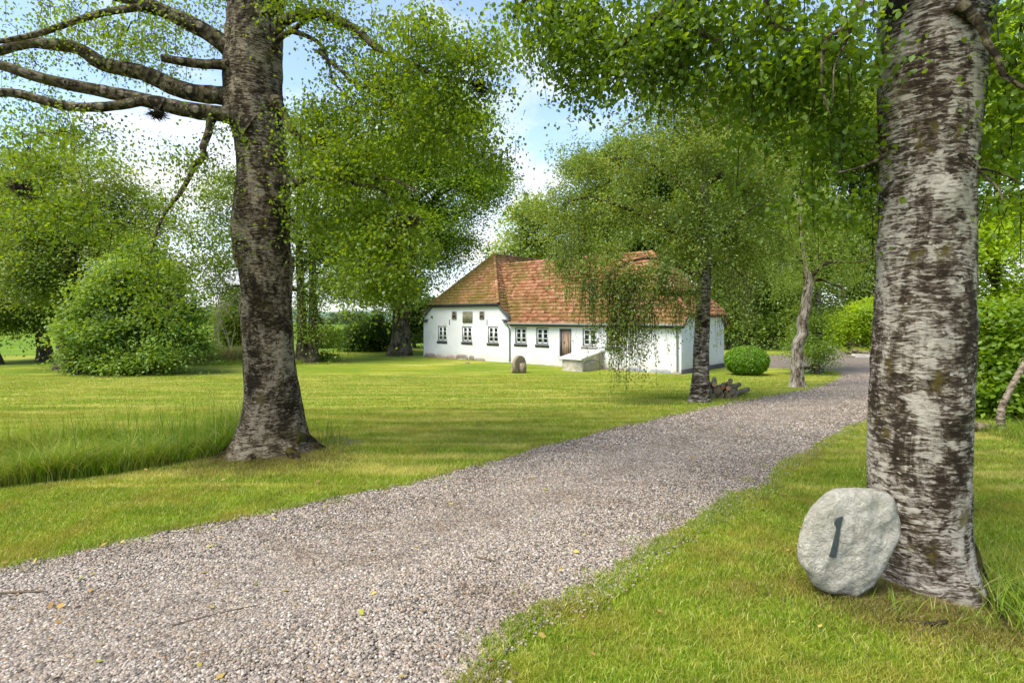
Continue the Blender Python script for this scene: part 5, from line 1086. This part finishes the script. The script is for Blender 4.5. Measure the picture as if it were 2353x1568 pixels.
# ================================================================ NUMBER STONE
SO = [(610,252),(665,243),(720,241),(790,243),(860,245),(905,252),(940,264),(965,282),(988,304),(1006,332),(1020,365),(1029,405),(1036,450),(1042,505),(1046,558),(1032,598),(1008,626),(990,650),(978,690),(966,738),(940,785),(905,836),(878,880),(848,915),(806,946),(765,968),(728,992),(700,982),(655,968),(610,964),(560,958),(518,946),(482,928),(452,904),(432,872),(412,826),(380,796),(352,758),(345,705),(347,650),(356,600),(368,550),(382,505),(396,462),(412,425),(432,395),(452,364),(482,334),(512,306),(545,284),(572,268)]
ST_Y = 4.30
def s3(zx, zy): 
    px, py = 1719 + zx * 0.33628, 1040 + zy * 0.33628
    lean = (1373 - py) / 250.0
    p = P(px, py, ST_Y); p2 = P(px, py, ST_Y + 0.07 * lean + (zx - 700) * 0.00006); return p2
t = NT('pale_boulder'); v = t.coord('Object'); n = t.noise(v, 4.0, 8, 0.65, 0.4); n2 = t.noise(v, 26, 7, 0.72, 0.6); n3 = t.noise(t.coord('Object', (9, 9, 22)), 1.0, 6, 0.7, 0.8)
c = t.ramp(n, [(0.3, (0.43, 0.40, 0.31)), (0.52, (0.57, 0.54, 0.45)), (0.7, (0.66, 0.635, 0.55))])
c = t.mix(1.0, c, t.ramp(n2, [(0.3, 0.74), (0.7, 1.18)]), 'MULTIPLY')
c = t.mix(t.ramp(n3, [(0.66, 0.0), (0.74, 0.75)]), c, (0.10, 0.09, 0.06))
M_PALE_ST = t.bsdf(c, 0.9, t.bump(t.math('ADD', t.math('MULTIPLY', n2, 1.0), t.math('MULTIPLY', n, 0.5)), 0.075, 1.0), 0.2)
stone_loc = s3(700, 985)
stone = thing('number_stone', stone_loc, 'pale flat boulder carved with a dark number one leaning on the nearest birch', 'stone')
O2 = resample(SO + [SO[0]], 97)[:-1]; cz2 = np.array([690.0, 610.0]); rings = [(f_, float(np.interp(f_, [0, .3, .55, .75, .88, .95, 1], [-.085, -.083, -.078, -.069, -.054, -.034, .006]))) for f_ in np.concatenate([np.linspace(0, 0.9, 22), [0.93, 0.96, 0.985, 1.0]])] + [(0.985, 0.045), (0.9, 0.075), (0.6, 0.10), (0.0, 0.11)]
def srough(x, y):
    w_ = 0.25 + 0.75 * sstep(60, 130, abs(x - 555) + 0.3 * abs(y - 545)); return w_ * 0.016 * (mnoise.fractal((x * 0.012, y * 0.012, 1.7), 1.0, 2.1, 5))
def soff(x, y): return 0.006 * np.sin(0.012 * x + 0.3) * np.sin(0.010 * y) + 0.004 * np.sin(0.031 * x + 0.02 * y) - 0.022 * np.exp(-((x - 760) / 60.0) ** 2) * 0 + 0.018 * sstep(720, 900, x)
V = []; no = len(O2)
for (fr, dy) in rings:
    for (ox, oy) in O2:
        q = cz2 + (np.array([ox, oy]) - cz2) * fr; p = s3(*q); p[1] += dy + (float(soff(*q)) if dy < 0 else 0) + float(srough(*q)); V.append(p)
i, j = np.meshgrid(np.arange(len(rings) - 1), np.arange(no), indexing='ij')
m = MB(); m.add(V, np.stack([i * no + j, i * no + (j + 1) % no, (i + 1) * no + (j + 1) % no, (i + 1) * no + j], -1).reshape(-1, 4)); m.obj('boulder', M_PALE_ST, stone, True)
NG = [(601,407),(592,438),(583,472),(574,530),(566,590),(558,640),(553,678),(528,674),(508,672),(515,648),(525,620),(536,580),(546,545),(552,515),(557,490),(561,467),(546,462),(550,440),(558,424),(570,418),(586,411)]
fr = [s3(*q) + np.array([0, -0.0905 + float(soff(*q)), 0]) for q in NG]; bk = [p + np.array([0, 0.02, 0]) for p in fr]
m = MB(); m.prism(None, fr, bk); m.obj('number', mat_simple('number_paint', (0.035, 0.045, 0.045), 0.7, 0.2, 20, 0.001), stone)

# ================================================================ LOG PILE
def zl(x, y): return ((1780 + x / 9.607) * 0.90462, (940 + y / 9.607) * 0.90462)
LY = G(1662, 915)[1] + 0.02
M_LOGB = mat_bark('log_bark', (0.05, 0.040, 0.022), (0.17, 0.142, 0.082), (0.30, 0.26, 0.165), 0.6, 14, 8, (0.09, 0.085, 0.02), 0.3)
def mat_cut(name, a, b):
    t = NT(name); v = t.coord('Object'); n = t.noise(v, 22, 6, 0.7, 0.6); return t.bsdf(t.ramp(n, [(0.35, a), (0.65, b)]), 0.85, t.bump(n, 0.005), 0.15)
CUT_O = mat_cut('fresh_cut_wood', (0.42, 0.21, 0.10), (0.62, 0.40, 0.24)); CUT_R = mat_cut('red_cut_wood', (0.20, 0.07, 0.03), (0.45, 0.18, 0.07)); CUT_B = mat_cut('old_cut_wood', (0.13, 0.10, 0.06), (0.25, 0.19, 0.12))
LOGS = [(325,345,58,1.05,CUT_O,'log with a pale orange cut end, topmost on the left of the pile'),
        (210,505,66,0.9,CUT_B,'log with a round brown end touching the weeping birch trunk'),
        (165,400,62,0.9,CUT_B,'dark log squeezed behind the trunk at the left of the pile'),
        (392,495,98,1.0,CUT_B,'thickest log with a mossy brown end in the middle of the pile'),
        (526,412,56,1.05,CUT_R,'log with a reddish hollow cut end in the middle of the pile'),
        (668,432,62,1.1,CUT_O,'log with a bright peach cut end right of the red one'),
        (700,318,54,0.7,CUT_B,'short stub lying on the very top of the pile'),
        (757,530,64,1.05,CUT_B,'log with a dark end sloping at the right of the pile'),
        (612,528,50,1.0,CUT_B,'thin log sunk between the thick and the right hand logs'),
        (655,648,66,1.6,CUT_B,'longest log on the grass at the right foot of the pile'),
        (480,630,90,1.0,CUT_B,'thick log resting on the grass under the mossy one'),
        (345,600,54,0.9,CUT_B,'small dark log under the mossy end'),
        (290,690,66,0.9,CUT_B,'grey log on the grass at the left foot of the pile'),
        (810,672,46,0.9,CUT_B,'half hidden log behind the longest one at the right')]
dv = np.array([0.47, 0.88, 0.0])
for k, (x, y, r, ln, cm, lb_) in enumerate(LOGS):
    px, py = zl(x, y); f = P(px, py, LY + 0.03 * (k % 3)); rr = r * 0.0942 * LY / FPX
    f[2] = max(f[2], float(gz(f[0], f[1])) + rr * 0.85)
    d = dv + np.array([RG.normal(0, 0.06), 0, 0.02 * RG.normal()]); d /= np.linalg.norm(d)
    if k == 9: d = np.array([0.62, 0.78, 0.0])
    ln = ln * 1.25; root = thing('firewood_log', f, lb_, 'log', 'logs stacked at the weeping birch')
    m = MB(); pts = np.array([f + d * ln * s for s in np.linspace(0, 1, 8)]); pts[1:-1] += RG.normal(0, rr * 0.05, (6, 3)); m.tube(pts, rr * (1 + 0.05 * RG.standard_normal(8)), 14, jit=0.03, seed=k); m.obj('bark', M_LOGB, root, False, uv=True)
    for e_, sg in ((pts[0], -1), (pts[-1], 1)): m = MB(); m.tube([e_ + d * sg * 0.004 - d * sg * 0.02, e_ + d * sg * 0.004], rr * 0.94, 14, jit=0.03, seed=k); m.obj('cut_end', cm, root)

# ================================================================ MILLSTONE
def zm(x, y): return ((1280 + x / 4.804) * 0.90462, (880 + y / 4.804) * 0.90462)
mbse = G(*zm(190, 322)); mll = thing('millstone', mbse, 'worn sandstone millstone standing upright on the lawn before the house', 'millstone')
M_MILL = mat_stone('worn_sandstone', (0.25, 0.205, 0.135), 0.3, 6)
R_, th = 0.46, 0.2; ang = RAD(48); axd = np.array([math.sin(ang), -math.cos(ang), 0]); tan = np.array([math.cos(ang), math.sin(ang), 0]); cc = mbse + np.array([-0.03, 0.1, 0.42])
al = np.linspace(0, 2 * np.pi, 40, endpoint=False)
m = MB(); prof = [(-th/2, 0.90), (-th/2 + 0.02, 0.985), (0, 1.0), (th/2 - 0.02, 0.985), (th/2, 0.90)]
V = np.array([[cc + axd * o + R_ * q * (tan * math.cos(a) + np.array([0, 0, 1.0]) * math.sin(a) * 1.03) for a in al] for o, q in prof]); n = 40
i, j = np.meshgrid(np.arange(4), np.arange(n), indexing='ij'); m.add(V.reshape(-1, 3), np.stack([i * n + j, i * n + (j + 1) % n, (i + 1) * n + (j + 1) % n, (i + 1) * n + j], -1).reshape(-1, 4)); m.add(V[0], [list(range(n))]); m.add(V[-1], [list(range(n))[::-1]])
m.obj('wheel', M_MILL, mll)
m = MB(); bx = np.array([tan, axd, [0, 0, 1]])
m.box(cc + axd * 0.20 + tan * 0.06 + np.array([0, 0, -0.19]), (0.17, 0.09, 0.27), bx); m.box(cc - axd * 0.16 - tan * 0.18 + np.array([0, 0, -0.3]), (0.16, 0.06, 0.16), bx)
m.obj('support_block', M_MILL, mll)

# ================================================================ YARD: heap, toys, trough, tools
def zy(x, y): return ((2040 + x / 11.765) * 0.90462, (840 + y / 11.765) * 0.90462)
hb = G(*zy(1040, 832)); hp = thing('gravel_heap', hb, 'low flat topped heap of pinkish gravel at the edge of the yard', 'gravel heap')
nu, nr_ = 48, 14; a = np.linspace(0, 2 * np.pi, nu, endpoint=False); m = MB(); V = []
for k in range(nr_):
    f = 1 - k / (nr_ - 1)
    for q in a:
        rx_, ry_ = 1.42 * (1 + 0.07 * math.sin(3 * q + 1) + 0.04 * math.sin(7 * q)), 1.1
        h = 0.70 * min(1.0, (1 - f) * 1.7) ** 0.9 * (1 - 0.10 * math.sin(2 * q + 1) * (1 - f)) + RG.normal(0, 0.012) * (k > 0)
        sk = 0.10 * (1 - f)
        V.append([hb[0] + f * rx_ * math.cos(q) - sk, hb[1] + 1.0 + f * ry_ * math.sin(q), hb[2] - 0.02 + h])
i, j = np.meshgrid(np.arange(nr_ - 1), np.arange(nu), indexing='ij'); m.add(V, np.stack([i * nu + j, i * nu + (j + 1) % nu, (i + 1) * nu + (j + 1) % nu, (i + 1) * nu + j], -1).reshape(-1, 4)); m.obj('gravel', M_GRAVEL, hp, True)
# toy dumper
M_YEL = mat_simple('yellow_plastic', (0.75, 0.42, 0.03), 0.4, 0.1); M_ORG = mat_simple('orange_plastic', (0.70, 0.16, 0.02), 0.4, 0.1); M_LBL = mat_simple('light_blue_plastic', (0.30, 0.60, 0.72), 0.4, 0.1); M_LGR = mat_simple('off_white_plastic', (0.62, 0.64, 0.60), 0.5, 0.1)
tp_ = P(*zy(640, 575), hb[1] + 0.75); ty = thing('toy_truck', tp_, 'small yellow and blue toy truck parked on the left shoulder of the gravel heap', 'toy truck')
def tb(name, mat_, items):
    m = MB()
    for (dx, dy, dz, hx, hy, hz) in items: m.box(tp_ + np.array([dx, dy, dz]), (hx, hy, hz))
    return m.obj(name, mat_, ty)
tb('chassis', M_YEL, [(-0.05, 0, 0.07, 0.17, 0.09, 0.035)]); tb('cab', M_LGR, [(-0.09, 0, 0.19, 0.085, 0.08, 0.085)]); tb('roll_bar', M_LGR, [(-0.14, 0, 0.33, 0.014, 0.05, 0.07)]); tb('roll_bar', M_LGR, [(-0.03, 0, 0.33, 0.014, 0.05, 0.07)])
m = MB(); o = tp_ + np.array([0.13, 0, 0.17]); m.prism(None, [o + np.array(q) for q in ((-0.12, -0.1, 0.10), (0.06, -0.1, 0.06), (0.17, -0.1, -0.02), (0.10, -0.1, -0.07), (-0.09, -0.1, -0.05))], [o + np.array(q) for q in ((-0.12, 0.1, 0.10), (0.06, 0.1, 0.06), (0.17, 0.1, -0.02), (0.10, 0.1, -0.07), (-0.09, 0.1, -0.05))]); m.obj('tipper', M_LBL, ty)
for dx in (-0.16, 0.05):
    m = MB(); m.tube([tp_ + np.array([dx, -0.11, 0.05]), tp_ + np.array([dx, 0.11, 0.05])], 0.055, 12); m.obj('wheel', M_ORG, ty)
# trough and log seat
tr = G(*zy(1775, 802)); tg = thing('stone_trough', tr, 'pale concrete trough on the grass edge right of the gravel heap', 'trough')
wT = 425 / 11.765 * 0.90462 * tr[1] / FPX; hT = 0.28
m = MB(); q = [(-wT/2, 0), (wT/2 - 0.05, 0), (wT/2, hT), (-wT/2 - 0.05, hT)]; m.prism(None, [tr + np.array([x, 0, z - 0.02]) for x, z in q], [tr + np.array([x, 0.45, z - 0.02]) for x, z in q]); m.obj('trough_body', mat_stone('pale_concrete', (0.5, 0.47, 0.40), 0.2), tg)
lgp = tr + np.array([-0.1, 0.35, hT + 0.06]); lg = thing('log_bench', lgp, 'dark barked log lying across the pale trough', 'log'); m = MB(); wl_ = 720 / 11.765 * 0.90462 * tr[1] / FPX
m.tube(smooth_path([lgp + np.array(q) for q in ((-wl_ * 0.55, 0.25, 0.03), (-0.3, 0.05, 0.02), (0.3, 0.0, 0.03), (wl_ * 0.40, 0, 0.02), (wl_ * 0.47, -0.02, -0.1))], 14), np.linspace(0.08, 0.12, 14), 10, jit=0.06); m.obj('bark', M_LOGB, lg, True, uv=True)
cp = lgp + np.array([-0.28, -0.05, 0.16]); ck = thing('wood_chunk', cp - np.array([0, 0, 0.08]), 'split piece of firewood lying on top of the log bench', 'firewood'); m = MB(); boulder(m, cp, (0.22, 0.10, 0.09), 31, None, 8, 0.2); m.obj('split_wood', CUT_B, ck)
# post, shovel, stick, pot, planks at the upright birch
sb2 = G(1873, 855)
def lean_box(name, label, cat, a, b, w, mat_, part, th=None):
    r = thing(name, b, label, cat); d = np.asarray(a) - np.asarray(b); L = np.linalg.norm(d); d /= L; s = np.array([1.0, 0, 0]); s -= d * (s @ d); s /= np.linalg.norm(s); n_ = np.cross(d, s)
    m = MB(); m.box((np.asarray(a) + np.asarray(b)) / 2, (w / 2, (th or w) / 2, L / 2), np.array([s, n_, d])); m.obj(part, mat_, r); return r, d, s, n_, L
yP = sb2[1] - 0.45
pr_, d_, s_, n__, L_ = lean_box('wooden_post', 'weathered square post with three bolt holes leaning on the upright birch', 'post', P(*zy(365, 745), yP + 0.16), P(*zy(408, 1262), yP), 0.135, mat_simple('weathered_post', (0.27, 0.20, 0.145), 0.9, 0.25, 9), 'beam', 0.10)
for q in (0.13, 0.45, 0.84):
    c_ = P(*zy(408, 1262), yP) + d_ * L_ * q; m = MB(); side = -1 if n__[1] > 0 else 1; m.tube([c_ + n__ * side * 0.046, c_ + n__ * side * 0.0525], 0.032, 10); m.obj('bolt_hole_shade', M_HOLE_SHADE, pr_)  # flat dark disc on the face, painted shade for each bolt hole
sa_, sbm = P(*zy(560, 640), yP + 0.35), P(*zy(545, 1085), yP + 0.02)
sv_ = thing('shovel', sbm, 'shovel standing blade up with a dark teal blade against the upright birch', 'shovel'); m = MB(); m.tube([sbm, sa_ * 0.4 + sbm * 0.6 + np.array([-0.05, 0, 0]), P(*zy(500, 700), yP + 0.3)], 0.02, 8); m.obj('handle', mat_simple('dark_handle', (0.05, 0.045, 0.04), 0.6), sv_, True)
bc = P(*zy(562, 745), yP + 0.28); hw_, hh2 = 0.085, 0.185; m = MB(); q = [(-hw_, -hh2 * 0.6), (-hw_ * 0.5, -hh2), (hw_ * 0.5, -hh2), (hw_, -hh2 * 0.6), (hw_ * 0.9, hh2 * 0.8), (hw_ * 0.4, hh2), (-hw_ * 0.6, hh2), (-hw_, hh2 * 0.8)]
m.prism(None, [bc + np.array([x, -0.015, z]) for x, z in q], [bc + np.array([x, 0.015, z]) for x, z in q]); m.obj('blade', mat_simple('teal_metal', (0.055, 0.085, 0.085), 0.4, 0.15), sv_)
lean_box('wooden_stake', 'thin whitewashed stake leaning beside the shovel', 'stake', P(*zy(462, 710), yP + 0.3), P(*zy(528, 1092), yP + 0.0), 0.04, M_WHITE, 'stake')
pp_ = G(*zy(615, 1178)); pt = thing('flower_pot', pp_, 'small grey pot of pink flowers at the edge of the gravel by the upright birch', 'flower pot'); m = MB()
wP = 0.098; m.tube([pp_ + np.array([0, 0, z]) for z in (0.0, 0.02, 0.18, 0.20, 0.205)], [wP * 0.82, wP * 0.85, wP, wP * 1.08, wP * 0.9], 16); m.obj('pot', mat_simple('grey_pot', (0.34, 0.32, 0.30), 0.8, 0.2, 10), pt, True)
m = MB(); c_ = pp_ + np.array([0, 0, 0.25]) + RG.normal(0, 1, (220, 3)) * np.array([0.05, 0.05, 0.03]); leaves(m, c_, 0.035, 0.6, 0, oval=True); m.obj('flowers', mat_leaf('pink_petals', (0.40, 0.06, 0.14), (0.55, 0.13, 0.22), 1.2, 0.3, 3, (1, 0.6, 0.7)), pt)
lean_box('plank', 'pale green plank lying in the grass beside the upright birch', 'plank', P(*zy(240, 1155), yP + 0.35), P(*zy(75, 1212), yP - 0.1), 0.10, mat_simple('pale_green_paint', (0.45, 0.50, 0.42), 0.7, 0.15), 'board', 0.03)
lean_box('timber_beam', 'dark old beam lying behind the upright birch at the yard edge', 'beam', P(*zy(20, 1105), yP + 0.9) , P(*zy(270, 1110), yP + 0.8), 0.18, mat_simple('old_timber', (0.07, 0.06, 0.04), 0.9, 0.3), 'timber')

# ================================================================ SMALL THINGS ON THE GROUND
def zs(x, y): return ((500 + x / 2.851) * 0.90462, (950 + y / 2.851) * 0.90462)
q = [G(*zs(*p)) for p in ((905,440),(1060,455),(1230,492),(1100,512),(960,486))]; sc_ = sum(q) / len(q); r = thing('stone_slab', sc_, 'grey concrete slab sunk flush in the lawn right of the big left birch', 'slab'); m = MB(); m.prism(None, [p - np.array([0, 0, 0.06]) for p in q][::-1], [p + np.array([0, 0, 0.012]) for p in q][::-1]); m.obj('slab', mat_stone('lichen_concrete', (0.13, 0.125, 0.11), 0.25, 7), r)
M_STICK = mat_simple('fallen_stick', (0.10, 0.075, 0.045), 0.9, 0.3, 9)
def stick(label, pts, r):
    w = [G(*p) + np.array([0, 0, 0.035 + r]) for p in pts]; root = thing('fallen_stick', w[0], label, 'stick', 'sticks fallen on the drive'); m = MB(); m.tube(smooth_path(w, 10), r * np.linspace(1, 0.6, 10), 6, jit=0.12); m.obj('stick', M_STICK, root, True)
stick('short thick brown stick on the gravel in the middle of the drive', [(1094,1290),(1115,1295),(1138,1299)], 0.011)
stick('long thin mossy twig on the gravel in the lower left', [(395,1450),(460,1431),(540,1411),(600,1400)], 0.006)
stick('brown twig on the gravel at the left edge of the photo', [(2,1374),(40,1372),(105,1370)], 0.010)
rl = G(2240, 992); r = thing('rotten_log', rl, 'broken rotten log lying in the grass before the right hand bushes', 'log'); m = MB(); m.tube(smooth_path([rl + np.array(v_) for v_ in ((-0.34, 0.05, 0.08), (-0.1, 0, 0.09), (0.12, 0.02, 0.09), (0.33, 0.1, 0.07))], 16), 0.075 * (1 + 0.25 * RG.random(16)), 10, jit=0.12, seed=8); m.obj('bark', mat_bark('rotten_bark', (0.06, 0.04, 0.025), (0.22, 0.16, 0.10), (0.38, 0.31, 0.22), 0.5, 14, 10), r, False, uv=True)
rs = P(2100, 1440, 4.0); rs[2] = gz(rs[0], rs[1]) + 0.008; r = thing('fallen_branch', rs, 'grey dead branch lying at the foot of the nearest birch', 'branch'); m = MB(); m.tube(smooth_path([rs + np.array(v_) for v_ in ((-0.16, 0.03, 0.0), (0, 0, 0.015), (0.13, -0.03, 0.02), (0.26, 0.03, 0.01))], 12), np.linspace(0.019, 0.013, 12), 8, jit=0.14, seed=3); m.obj('branch', B_LIMB, r, True)
bq = G(*zD(402, 890)); r = thing('brick', bq, 'single brown brick lying on the grass before the gable wall', 'brick'); m = MB(); m.box(bq + np.array([0, 0, 0.03]), (0.13, 0.06, 0.05), HAX); m.obj('brick_body', M_S1, r)
